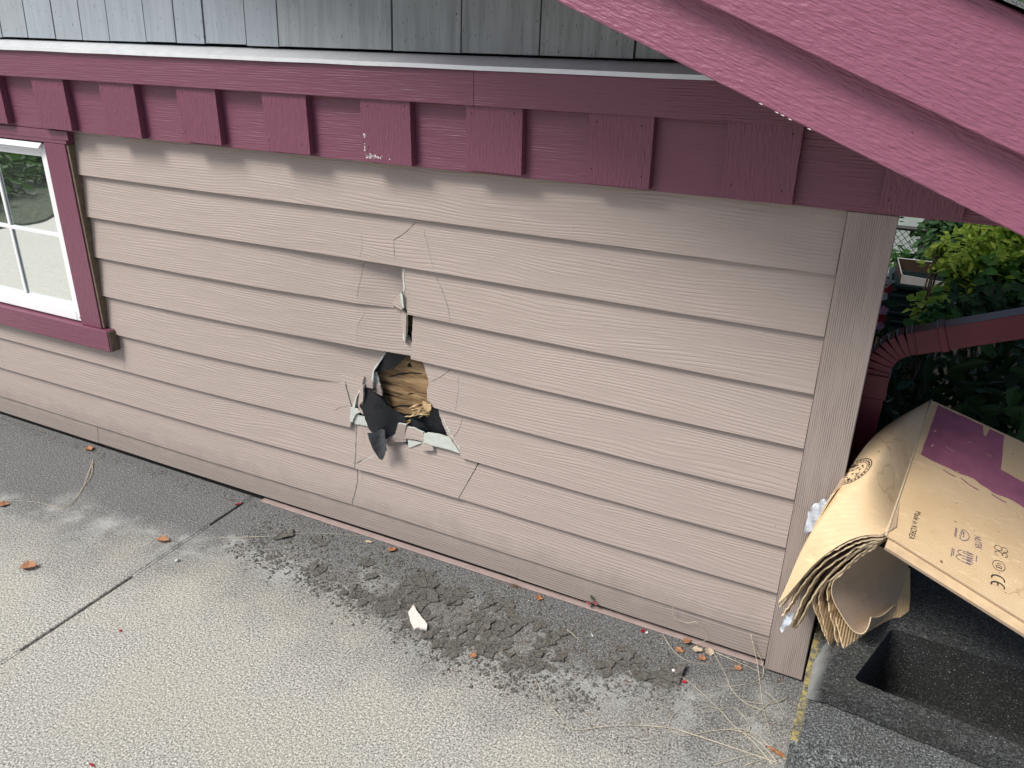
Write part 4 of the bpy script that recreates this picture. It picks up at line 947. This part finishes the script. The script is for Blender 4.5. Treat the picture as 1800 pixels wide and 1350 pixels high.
kept = []
for c_ in okc:
    ctr = Vector(c_[0])
    if all((Vector(k_[0]) - ctr).length > .11 for k_ in kept): kept.append(c_)
decal('purple_panel', [(pp_, kept)], M['purple'])
mb_l = []
for a, b in (((1657, 825), (1680, 838)), ((1688, 840), (1720, 862)), ((1742, 868), (1770, 884))):
    decal('print_streak', [(sliver([inv(*a), inv((a[0] + b[0]) / 2, (a[1] + b[1]) / 2 + 1.5), inv(*b)], .006, 3), [])], M['purple'])
# text helper
def textmesh(s_, size=1.):
    c = bpy.data.curves.new('t', 'FONT'); c.body = s_; c.size = size; ob = bpy.data.objects.new('t', c); me = bpy.data.meshes.new_from_object(ob)
    V = [v.co.copy() for v in me.vertices]; F = [tuple(p.vertices) for p in me.polygons]; bpy.data.objects.remove(ob); bpy.data.meshes.remove(me); return V, F
FT = (FP - NP).length; DT = DN.length
def put2d(mb, V, F, start, end, hgt, flipn=False, fn=None):
    """lay 2D art on the flap: text x axis from start px to end px, y axis = 'up' toward +u"""
    a = inv(*start); b = inv(*end); xs_ = [v.x for v in V]; wdt = max(xs_) - min(xs_); ys_ = [v.y for v in V]; hh_ = max(ys_) - min(ys_)
    P = []
    for v in V:
        s_ = (v.x - min(xs_)) / wdt; q = (v.y - min(ys_)) / hh_
        P.append(flap(a[0] + (b[0] - a[0]) * s_ + q * hgt / DT, a[1] + (b[1] - a[1]) * s_ + q * hgt / DT * .16, .0007))
    mb.add(P, F)
mb = MB(); V, F = textmesh('Made in KOREA'); put2d(mb, V, F, (1609, 898), (1596, 946), .0125); mb.build('print_text', M['ink'], carton)
mb = MB(); V, F = textmesh('NUTEK'); put2d(mb, V, F, (1712, 941), (1714, 963), .0145); mb.build('print_text', M['inkb'], carton)
def line_art(mb, lines, org, sx_, sy_, w_=.05):
    """lines in unit square (x = reading direction, y = up)"""
    ob = inv(*org)
    for L_ in lines:
        q = []
        for i, (x, y) in enumerate(L_):
            a, b = Vector(L_[max(i - 1, 0)]), Vector(L_[min(i + 1, len(L_) - 1)]); d = (b - a).normalized(); nn = Vector((-d.y, d.x)) * w_ / 2
            q.append((Vector((x, y)) + nn, Vector((x, y)) - nn))
        P = [flap(ob[0] + v.y * sy_ / DT, ob[1] - v.x * sx_ / FT + v.y * sy_ / DT * .16, .0007) for pr in q for v in pr]
        mb.add(P, [(2 * i, 2 * i + 1, 2 * i + 3, 2 * i + 2) for i in range(len(q) - 1)])
def arc(cx, cy, rx, ry, a0, a1, n=18): return [(cx + rx * math.cos(math.radians(a0 + (a1 - a0) * i / n)), cy + ry * math.sin(math.radians(a0 + (a1 - a0) * i / n))) for i in range(n + 1)]
mb = MB(); line_art(mb, [arc(.28, .5, .28, .5, 70, 290), arc(.85, .5, .28, .5, 70, 290), [(.6, .5), (.85, .5)]], (1743, 1008), .030, .026, .11); mb.build('print_mark', M['ink'], carton)
mb = MB(); line_art(mb, [arc(.5, .5, .5, .5, 0, 360), [(.3, .35), (.3, .65)], arc(.6, .5, .12, .25, 0, 360), arc(.75, .5, .08, .2, 60, 300)], (1745, 982), .026, .026, .05); mb.build('print_mark', M['ink'], carton)
mb = MB(); line_art(mb, [arc(.25, .3, .25, .3, 0, 360), arc(.25, .8, .25, .25, -30, 250), arc(.8, .35, .22, .3, 60, 360), arc(.75, .85, .2, .2, 0, 300)], (1748, 957), .026, .027, .05); mb.build('print_mark', M['ink'], carton)
mb = MB(); line_art(mb, [arc(.5, .35, .5, .6, 0, 180), [(0, .35), (.1, .2), (.25, .3), (.35, .15), (.5, .28), (.62, .1), (.75, .25), (.9, .12), (1, .35)], arc(.3, .35, .1, .12, 0, 300), [(.05, -.2), (.95, -.2)], [(.05, -.3), (.9, -.3)], [(.2, .45), (.4, .4), (.55, .5), (.7, .4)]], (1686, 929), .030, .024, .06); mb.build('print_mark', M['inkb'], carton)
mb = MB(); line_art(mb, [[(x, .6), (x + .02, .8), (x - .03, 1)] for x in (.05, .2, .35, .5, .65, .8)] + [arc(.2, .25, .18, .25, 180, 360), arc(.62, .25, .2, .3, 180, 360), [(.02, .3), (0, .9)], [(.4, .3), (.4, .9)], [(.84, .3), (.9, .9)], [(.15, .3), (.2, .85)], [(.6, .3), (.6, .85)], [(.1, -.25), (.7, -.25)], [(.1, -.36), (.8, -.36)], [(0, 1.2), (.5, 1.2)]], (1684, 965), .034, .032, .05); mb.build('print_mark', M['inkb'], carton)
# round stamp on the left flap
def linv(px, py):
    u, v = .4, .4; tgt = ray(px, py); tgt = tgt / np.linalg.norm(tgt)
    def res_(u, v):
        p = np.array(lflap(min(max(u, 0), .999), min(max(v, 0), .999))) - CC; return p / np.linalg.norm(p) - tgt
    for _ in range(40):
        r0 = res_(u, v); A = np.array([(res_(u + 1e-3, v) - r0) / 1e-3, (res_(u, v + 1e-3) - r0) / 1e-3]).T
        s_ = np.linalg.lstsq(A, -r0, rcond=None)[0]; s_ = np.clip(s_, -.08, .08); u = min(max(u + s_[0], .02), .98); v = min(max(v + s_[1], .02), .98)
    return u, v
mb = MB()
def lp(u, v, h=.0008):
    a, b, c = lflap(u, v), lflap(u + .01, v), lflap(u, v + .01); n = (c - a).cross(b - a).normalized()
    if n.dot(Vector(CC) - a) < 0: n = -n
    return a + n * h
def ell(t_, k): # ellipse in the picture of the stamp, laid onto the flap
    ca, sa = 36 * math.cos(t_) * k, 14.5 * math.sin(t_) * k; th = math.radians(-33)
    return (1502 + ca * math.cos(th) - sa * math.sin(th), 829 + ca * math.sin(th) + sa * math.cos(th))
def stamp_ring(k1, k2, t0=0., t1=6.2832, n=40):
    P = []
    for i in range(n + 1):
        t_ = t0 + (t1 - t0) * i / n
        for k in (k1, k2): P.append(lp(*linv(*ell(t_, k))))
    mb.add(P, [(2 * i, 2 * i + 1, 2 * i + 3, 2 * i + 2) for i in range(n)])
stamp_ring(.95, 1.0); stamp_ring(.70, .73)
r_ = random.Random(2)
for i in range(26):
    t_ = i / 26 * 6.283; stamp_ring(.78, .89, t_ + .03, t_ + .03 + r_.uniform(.08, .17), 2)
for i in range(24):
    t_ = r_.uniform(0, 6.28); k = r_.uniform(.1, .6); stamp_ring(k, k + r_.uniform(.04, .12), t_, t_ + r_.uniform(.15, .6), 3)
mb.build('round_stamp', M['ink'], carton)
# ------------------------------------------------------------ sheets of cardboard folded under the carton
def cardsheet(pts, label, mt='card2', th=.003, depth=None, jag=.0022, seed=1, curl=None, group='cardboard sheets folded under the printed carton'):
    P = smooth([aty(*p) for p in pts], 6); rr = random.Random(seed)
    P = [p + Vector((rr.uniform(-jag, jag) * .5, rr.uniform(-jag, jag), rr.uniform(-jag, jag) * .5)) if 0 < i else p for i, p in enumerate(P)]
    G = []
    for p in P:
        dmax = (-.034 - p.y) if p.x < .108 else (depth or .22)
        dmax = max(.02, min(dmax, depth or .22)); rowp = [p + Vector((.10 * dmax, dmax * j / 6, .2 * dmax * j / 6)) if j else p for j in range(7)]
        G.append(rowp)
    mb = MB(); solid(mb, G, th, (0, 1, 2)); o = mb.build('cardboard_sheet', [M[mt], M['cardin'], M['cardedge']])
    return tag(o, label, 'cardboard sheet', group)
a0 = (1556, 947, -.104)
cardsheet([(1552, 943, -.106), (1515, 947, -.114), (1478, 962, -.122), (1440, 986, -.127), (1408, 1018, -.130), (1385, 1048, -.130), (1371, 1068, -.130)], 'topmost sheet directly under the printed flap, with a frayed whitish edge', 'card', .003, seed=3)
cardsheet([(1553, 948, -.104), (1515, 953, -.110), (1482, 968, -.116), (1446, 992, -.120), (1414, 1026, -.122), (1393, 1058, -.122), (1376, 1082, -.122)], 'second sheet down, its corner ending beside the corner board', 'card2', .003, seed=4)
cardsheet([(1551, 950, -.102), (1512, 962, -.106), (1476, 984, -.108), (1442, 1010, -.11), (1420, 1040, -.11), (1402, 1078, -.11), (1392, 1104, -.11)], 'third sheet down, ending just above the scrap of plastic', 'card2', .0032, seed=5)
cardsheet([(1550, 951, -.100), (1512, 966, -.100), (1474, 996, -.10), (1446, 1026, -.10), (1424, 1060, -.10), (1406, 1092, -.10), (1396, 1106, -.10)], 'fourth sheet down, pale and broad at its lower tip', 'card', .003, seed=6)
cardsheet([(1549, 952, -.098), (1518, 966, -.098), (1480, 992, -.096), (1446, 1026, -.094), (1430, 1050, -.092), (1436, 1080, -.092), (1452, 1118, -.092)], 'middle sheet bent sharply so that it hangs towards the blocks', 'card2', .003, seed=7)
cardsheet([(1548, 954, -.095), (1520, 970, -.094), (1484, 1000, -.092), (1450, 1030, -.09), (1440, 1058, -.09), (1448, 1090, -.09), (1458, 1134, -.09)], 'dark brown sheet hanging down the middle of the fan', 'card2', .003, seed=8)
cardsheet([(1545, 956, -.09), (1518, 976, -.088), (1482, 1006, -.086), (1458, 1030, -.085), (1456, 1060, -.085), (1466, 1100, -.085), (1474, 1138, -.085)], 'sheet with a ragged torn edge, third from the blocks', 'card2', .0035, jag=.004, seed=9)
def ruled(f_, b_, mts, th, label, jag=0.):
    A_ = smooth([aty(*p) for p in f_], 5); B_ = smooth([aty(*p) for p in b_], 5); rr = random.Random(4)
    G = [[a.lerp(b, j / 8) + (Vector((0, rr.uniform(-jag, jag), rr.uniform(-jag, jag))) if j == 0 else Vector((0, 0, -.012 * math.sin(math.pi * j / 8) * (i / len(A_))))) for j in range(9)] for i, (a, b) in enumerate(zip(A_, B_))]
    mb = MB(); solid(mb, G, th, (0, 1, 2)); return tag(mb.build('cardboard_sheet', mts), label, 'cardboard sheet', 'cardboard sheets folded under the printed carton')
ruled([(1542, 962, -.02), (1524, 984, -.03), (1492, 1008, -.04), (1467, 1030, -.05), (1462, 1054, -.06), (1468, 1082, -.075), (1486, 1150, -.105)], [(1600, 1000, .19), (1600, 1010, .19), (1600, 1022, .185), (1600, 1034, .175), (1600, 1044, .16), (1600, 1054, .14), (1598, 1072, .10)], [card('ribbed_cardboard', (.60, .43, .24), 'x', .0015, False), M['cardin'], M['cardedge']], .003, 'ribbed corrugated sheet whose tip rests on the upper block', .0015)
ruled([(1540, 958, -.085), (1500, 990, -.088), (1468, 1018, -.09), (1463, 1046, -.092), (1478, 1078, -.095), (1498, 1106, -.10), (1514, 1113, -.10), (1524, 1104, -.095), (1530, 1084, -.085)], [(1600, 984, .12), (1597, 995, .13), (1594, 1008, .13), (1590, 1022, .13), (1585, 1038, .13), (1580, 1052, .12), (1576, 1060, .10), (1572, 1064, .08), (1568, 1066, .06)], [M['cardin'], M['cardin'], M['cardedge']], .0022, 'innermost smooth grey-brown sheet curled into a scoop')
# plastic film scraps
for (pts, Y, lb) in (([(1462, 876), (1448, 878), (1434, 884), (1421, 898), (1416, 925), (1413, 938), (1422, 938), (1440, 918), (1456, 896)], -.030, 'scrap of crinkled clear plastic between the corner board and the carton'), ([(1378, 1090), (1386, 1078), (1395, 1080), (1392, 1092), (1382, 1104), (1374, 1110), (1371, 1104)], -.12, 'small torn plastic scrap hanging under the cardboard tips')):
    Pp = [aty(x, y, Y) for x, y in pts]; mb = MB(); Q = subdiv([(p.x, p.z) for p in Pp], .005, .0008, True, 3)
    sheet(mb, Q, [], lambda x, z: (x, Y + .006 * math.sin(x * 300 + z * 90), z), lambda x, z: (x, Y + .0006 + .006 * math.sin(x * 300 + z * 90), z), .007, lambda p: 0)
    tag(mb.build('plastic_scrap', [M['film'], M['film']]), lb, 'plastic scrap')
# ------------------------------------------------------------ the overgrown yard behind
def leafcloud(mb, tones, cen, rad, n, L, wd, rr, tn=(0, 1), droop=.3, up=.6, shell=.5):
    for _ in range(n):
        d = Vector((rr.gauss(0, 1), rr.gauss(0, 1), rr.gauss(0, 1))).normalized(); k = rr.uniform(shell, 1) if rr.random() < .75 else rr.uniform(0, 1)
        k *= 1 + .25 * noise.noise(d * 3 + cen); p = Vector((cen.x + d.x * rad[0] * k, cen.y + d.y * rad[1] * k, cen.z + d.z * rad[2] * k))
        a = (Vector((rr.gauss(0, 1), rr.gauss(0, 1), rr.gauss(-droop, .5)))).normalized(); nn = (Vector((rr.gauss(0, .6), rr.gauss(-.3, .6), up)) ); s_ = a.cross(nn).normalized(); nn = s_.cross(a)
        l = L * rr.uniform(.6, 1.2); w_ = wd * rr.uniform(.7, 1.2); t_ = rr.uniform(*tn)
        vs = [p, p + a * l * .3 + s_ * w_ / 2 + nn * w_ * .12, p + a * l * .68 + s_ * w_ * .36 + nn * w_ * .05, p + a * l, p + a * l * .68 - s_ * w_ * .36 + nn * w_ * .05, p + a * l * .3 - s_ * w_ / 2 + nn * w_ * .12, p + a * l * .45 - nn * w_ * .06]
        mb.add(vs, [(0, 1, 6), (1, 2, 6), (2, 3, 6), (3, 4, 6), (4, 5, 6), (5, 0, 6)]); tones += [t_] * 7
def shrub(name, cen, rad, n, L, wd, mt, label, seed, cat='shrub', group=None, base=None, blobs=None, tn=(0, 1), **kw):
    rr = random.Random(seed); cen = Vector(cen); bz = gz(cen.x, cen.y) if base is None else base
    root = empty(name, (cen.x, cen.y, bz), label, cat, group)
    mb = MB(); tones = []
    bl = blobs or [((0, 0, 0), 1.)] + [((rr.uniform(-.6, .6), rr.uniform(-.6, .6), rr.uniform(-.5, .6)), rr.uniform(.4, .6)) for _ in range(5)]
    for o_, s_ in bl:
        c_ = cen + Vector((o_[0] * rad[0], o_[1] * rad[1], o_[2] * rad[2])); leafcloud(mb, tones, c_, [q * s_ for q in rad], max(6, int(n * s_ * s_ / 2)), L, wd, rr, tn, **kw)
    o = mb.build('foliage', M[mt], root); at = o.data.attributes.new('tone', 'FLOAT', 'POINT'); at.data.foreach_set('value', tones)
    mb = MB()
    for i in range(5):
        e = cen + Vector((rr.uniform(-.6, .6) * rad[0], rr.uniform(-.6, .6) * rad[1], rr.uniform(0, .7) * rad[2])); b_ = Vector((cen.x + rr.uniform(-.03, .03), cen.y + rr.uniform(-.03, .03), bz))
        mb.tube([b_, b_.lerp(e, .5) + Vector((rr.uniform(-.04, .04), rr.uniform(-.04, .04), 0)), e], [.012, .008, .003], 5)
    mb.build('stems', M['bark'], root); return root
def ap(px, py, Y): return aty(px, py, Y)
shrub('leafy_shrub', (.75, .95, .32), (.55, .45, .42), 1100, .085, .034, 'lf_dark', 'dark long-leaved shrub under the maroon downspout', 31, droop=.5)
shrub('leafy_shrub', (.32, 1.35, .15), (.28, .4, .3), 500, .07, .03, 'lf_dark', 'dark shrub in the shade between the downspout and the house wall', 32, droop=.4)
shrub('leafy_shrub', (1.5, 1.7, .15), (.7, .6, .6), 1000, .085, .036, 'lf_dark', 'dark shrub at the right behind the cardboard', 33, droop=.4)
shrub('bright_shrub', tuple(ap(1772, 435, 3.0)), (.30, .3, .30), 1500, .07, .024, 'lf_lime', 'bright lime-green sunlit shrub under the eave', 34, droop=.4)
shrub('vine_thicket', tuple(ap(1762, 500, 2.8)), (.30, .3, .15), 600, .07, .055, 'lf_mid', 'broad-leaved vines spilling over beside the bin', 35, 'vine', up=1.2)
shrub('vine_thicket', tuple(ap(1668, 575, 2.0)), (.16, .15, .06), 90, .065, .05, 'lf_mid', 'vine leaves in half shade just above the downspout', 36, 'vine', up=1.0)
shrub('background_shrub', tuple(ap(1672, 420, 4.4)), (.22, .4, .30), 900, .07, .034, 'lf_dark', 'dark shrub behind the produce box', 37)
shrub('background_shrub', tuple(ap(1800, 420, 5.0)), (1.0, .8, .9), 1400, .09, .045, 'lf_dark', 'tall dark shrub behind the lime-green one', 38)
shrub('background_shrub', tuple(ap(1800, 560, 2.3)), (.38, .4, .16), 600, .07, .04, 'lf_dark', 'low dark shrub right of the bin under the eave', 39)
shrub('background_shrub', tuple(ap(1592, 455, 5.2)), (.40, .25, .06), 160, .07, .045, 'lf_mid', 'low green weeds along the chain-link fence', 40, up=1.)
# tall sprig in front of the box
# bin with produce box
bc = ap(1618, 500, 3.15); bz = gz(.2, 3.2)
bn = empty('recycling_bin', (bc.x, bc.y, bz), 'dark green plastic bin standing in the shade behind the house corner', 'bin')
M['bin'] = plain('dark_green_plastic', (.008, .02, .022), .4, 6, .2)
mb = MB(); ztop = bc.z - .01; bw = .16
vs = [(bc.x + sx_ * bw * k, bc.y + sy_ * .17 * k + .17, z) for z, k in ((bz, .82), (ztop - .03, 1.), (ztop - .03, 1.08), (ztop, 1.08)) for sx_, sy_ in ((-1, -1), (1, -1), (1, 1), (-1, 1))]
mb.add(vs, [(4 * k + i, 4 * k + (i + 1) % 4, 4 * k + 4 + (i + 1) % 4, 4 * k + 4 + i) for k in range(3) for i in range(4)] + [(12, 13, 14, 15), (3, 2, 1, 0)]); mb.build('body', M['bin'], bn, .006)
mb = MB()
for i in range(7): mb.box((bc.x - bw * .9, bc.y - .003 - .0, ztop - .08 - i * .05), (bc.x + bw * .9, bc.y + .01, ztop - .065 - i * .05))
mb.build('rib', M['bin'], bn, .002)
bxr = empty('produce_box', (bc.x, bc.y, ztop), 'open cardboard produce box with a torn whitish front flap, sitting on the bin', 'box')
f0 = ap(1583, 494, 3.15); f1 = ap(1662, 503, 3.15); k0 = ap(1578, 454, 3.45); k1 = ap(1672, 465, 3.45); hgt = .12
M['boxdark'] = plain('box_board_brown_shaded', (.06, .038, .025), .8, 20, .2); M['boxwhite'] = plain('box_board_white', (.62, .60, .60), .7, 20, .1)  # brown board darkened to carry the shade inside the box
def wallq(name, a, b, z0, z1a, z1b, mt, th=.006):
    mb = MB(); d = (b - a); n = Vector((-d.y, d.x, 0)).normalized() * th
    lo_, hi_ = [Vector((a.x, a.y, z0)), Vector((b.x, b.y, z0)), Vector((b.x, b.y, z0)) + n, Vector((a.x, a.y, z0)) + n], [Vector((a.x, a.y, z1a)), Vector((b.x, b.y, z1b)), Vector((b.x, b.y, z1b)) + n, Vector((a.x, a.y, z1a)) + n]
    mb.add(lo_ + hi_, [(3, 2, 1, 0), (4, 5, 6, 7), (0, 1, 5, 4), (1, 2, 6, 5), (2, 3, 7, 6), (3, 0, 4, 7)]); return mb.build(name, M[mt], bxr)
wallq('box_wall', f0, f1, ztop + .002, f0.z + .035, f1.z + .02, 'boxwhite'); wallq('box_wall', k0, k1, ztop + .002, k0.z, k1.z, 'boxdark')
wallq('box_wall', k0, f0 + Vector((0, .008, 0)), ztop + .002, k0.z, f0.z + .04, 'boxdark'); wallq('box_wall', f1 + Vector((0, .008, 0)), k1, ztop + .002, f1.z + .03, k1.z, 'boxdark')
mb = MB(); mb.tube([k0 + Vector((0, 0, .002)), k1 + Vector((0, 0, .002))], .003, 4); mb.tube([k0 + Vector((0, 0, .002)), f0 + Vector((0, 0, .037))], .003, 4); mb.build('box_rim', M['boxwhite'], bxr)
# lime sprig in front of the box
shrub('sprig', tuple(ap(1645, 445, 2.9)), (.06, .05, .11), 24, .045, .032, 'lf_lime', 'thin lime sprig rising in front of the produce box', 41, 'weed', up=1.)
shrub('sprig', tuple(ap(1628, 545, 2.4)), (.10, .08, .09), 40, .06, .045, 'lf_lime', 'few lime leaves catching light in front of the dark bin', 42, 'weed', up=1.)
# begonia at the corner
fr = shrub('flowering_plant', tuple(ap(1546, 540, 1.6)), (.04, .12, .18), 90, .04, .03, 'lf_dark', 'potted plant with pink and white flowers just behind the corner board', 43, 'flower')
M['pink'] = plain('pink_petal', (.7, .35, .5), .5, 60, .2)
for i, (x, y) in enumerate(((1557, 497), (1561, 507), (1552, 520), (1553, 545), (1549, 560), (1546, 572))):
    c0 = ap(x, y, 1.5); mb = MB(); rr = random.Random(i)
    for k in range(5):
        a = k * 1.257 + i; d = Vector((math.cos(a), -.3, math.sin(a))) * .02; s_ = Vector((-math.sin(a), 0, math.cos(a))) * .009
        mb.add([c0, c0 + d * .6 + s_, c0 + d, c0 + d * .6 - s_], [(0, 1, 2, 3)])
    mb.build('flower', M['red'] if i in (1, 4) else M['pink'] if i % 2 else M['white'], fr)
# chain link fence
M['wire'] = plain('dark_vinyl_wire', (.02, .022, .022), .5)
fy = 6.0; ft = ap(1580, 400, fy).z; fnc = empty('chain_link_fence', (0, fy, ft - 1.4), 'dark chain-link fence at the back of the yard', 'fence')
mb = MB(); mb.tube([(-2, fy, ft), (4, fy, ft)], .020, 8); mb.build('rail', M['wire'], fnc)
for x in (-1.8, .55, 2.9):
    mb = MB(); mb.tube([(x, fy + .02, ft - 1.4), (x, fy + .02, ft + .03)], .024, 8); mb.build('post', M['wire'], fnc)
mb = MB(); sp_ = .055
for i in range(-20, 36):
    x = i * sp_
    for sgn in (1, -1):
        pts_ = [Vector((x, fy - .012, ft + .01)), Vector((x + sgn * 1.3 * .9, fy - .014, ft - 1.3))]; mb.tube(pts_, .003, 3, cap=False)
mb.build('mesh', M['wire'], fnc)
# neighbouring wall
M['stucco'] = plain('pale_grey_wall', (.36, .42, .40), .9, 3, .12)
mb = MB(); w0 = ap(1560, 400, 8.0).x; w1 = ap(1622, 400, 8.0).x; mb.box((w0 - 3, 8, -1.6), (w1, 8.3, 1.8)); mb.box((w0 - 3.05, 7.96, 1.8), (w1 + .05, 8.34, 1.9)); tag(mb.build('garden_wall', M['stucco'], None, .01), 'pale grey-green wall beyond the chain-link fence', 'wall')
for i, (x, y, s_) in enumerate(((2.5, 8.5, 1.5), (4.6, 7.4, 1.6), (3.0, 4.6, 1.0), (1.25, 9.6, 1.2))):
    shrub('tree', (x, y, gz(x, y) + 1.5 + s_ * .5), (s_, s_ * .8, s_), 1500, .13, .07, 'lf_dark' if i != 2 else 'lf_mid', ['broad dark tree beyond the fence', 'dark tree at the far right of the yard', 'green bush-like tree at the right edge of the yard', 'dark tree right behind the pale wall'][i], 50 + i, 'tree')
# ------------------------------------------------------------ across the driveway (seen in the window glass)
M['lawn'] = plain('lawn_green', (.22, .25, .18), 1, 30, .3, .02, 80)
mb = MB(); mb.box((-10.6, -9, -.02), (-5.9, 2, .02)); o = strct(mb.build('lawn', M['lawn']))
M['road'] = plain('grey_road', (.22, .22, .22), .9, 20, .12)
mb = MB(); mb.box((-30, -12, -.02), (-10.65, 6, .012)); strct(mb.build('road', M['road']))
for i in range(5):
    shrub('lawn_plant', (-8.0 + .35 * i, -4.4 + .55 * i, .22), (.3, .3, .22), 160, .12, .05, 'lf_mid', ['pale leafy plant reflected at the left of the pane', 'green leafy plant on the lawn across the driveway', 'light green plant in the middle of the lawn bed', 'dark green plant on the lawn bed', 'lime plant nearest the driveway'][i], 70 + i, 'plant', 'plants on the lawn across the driveway', base=.02)
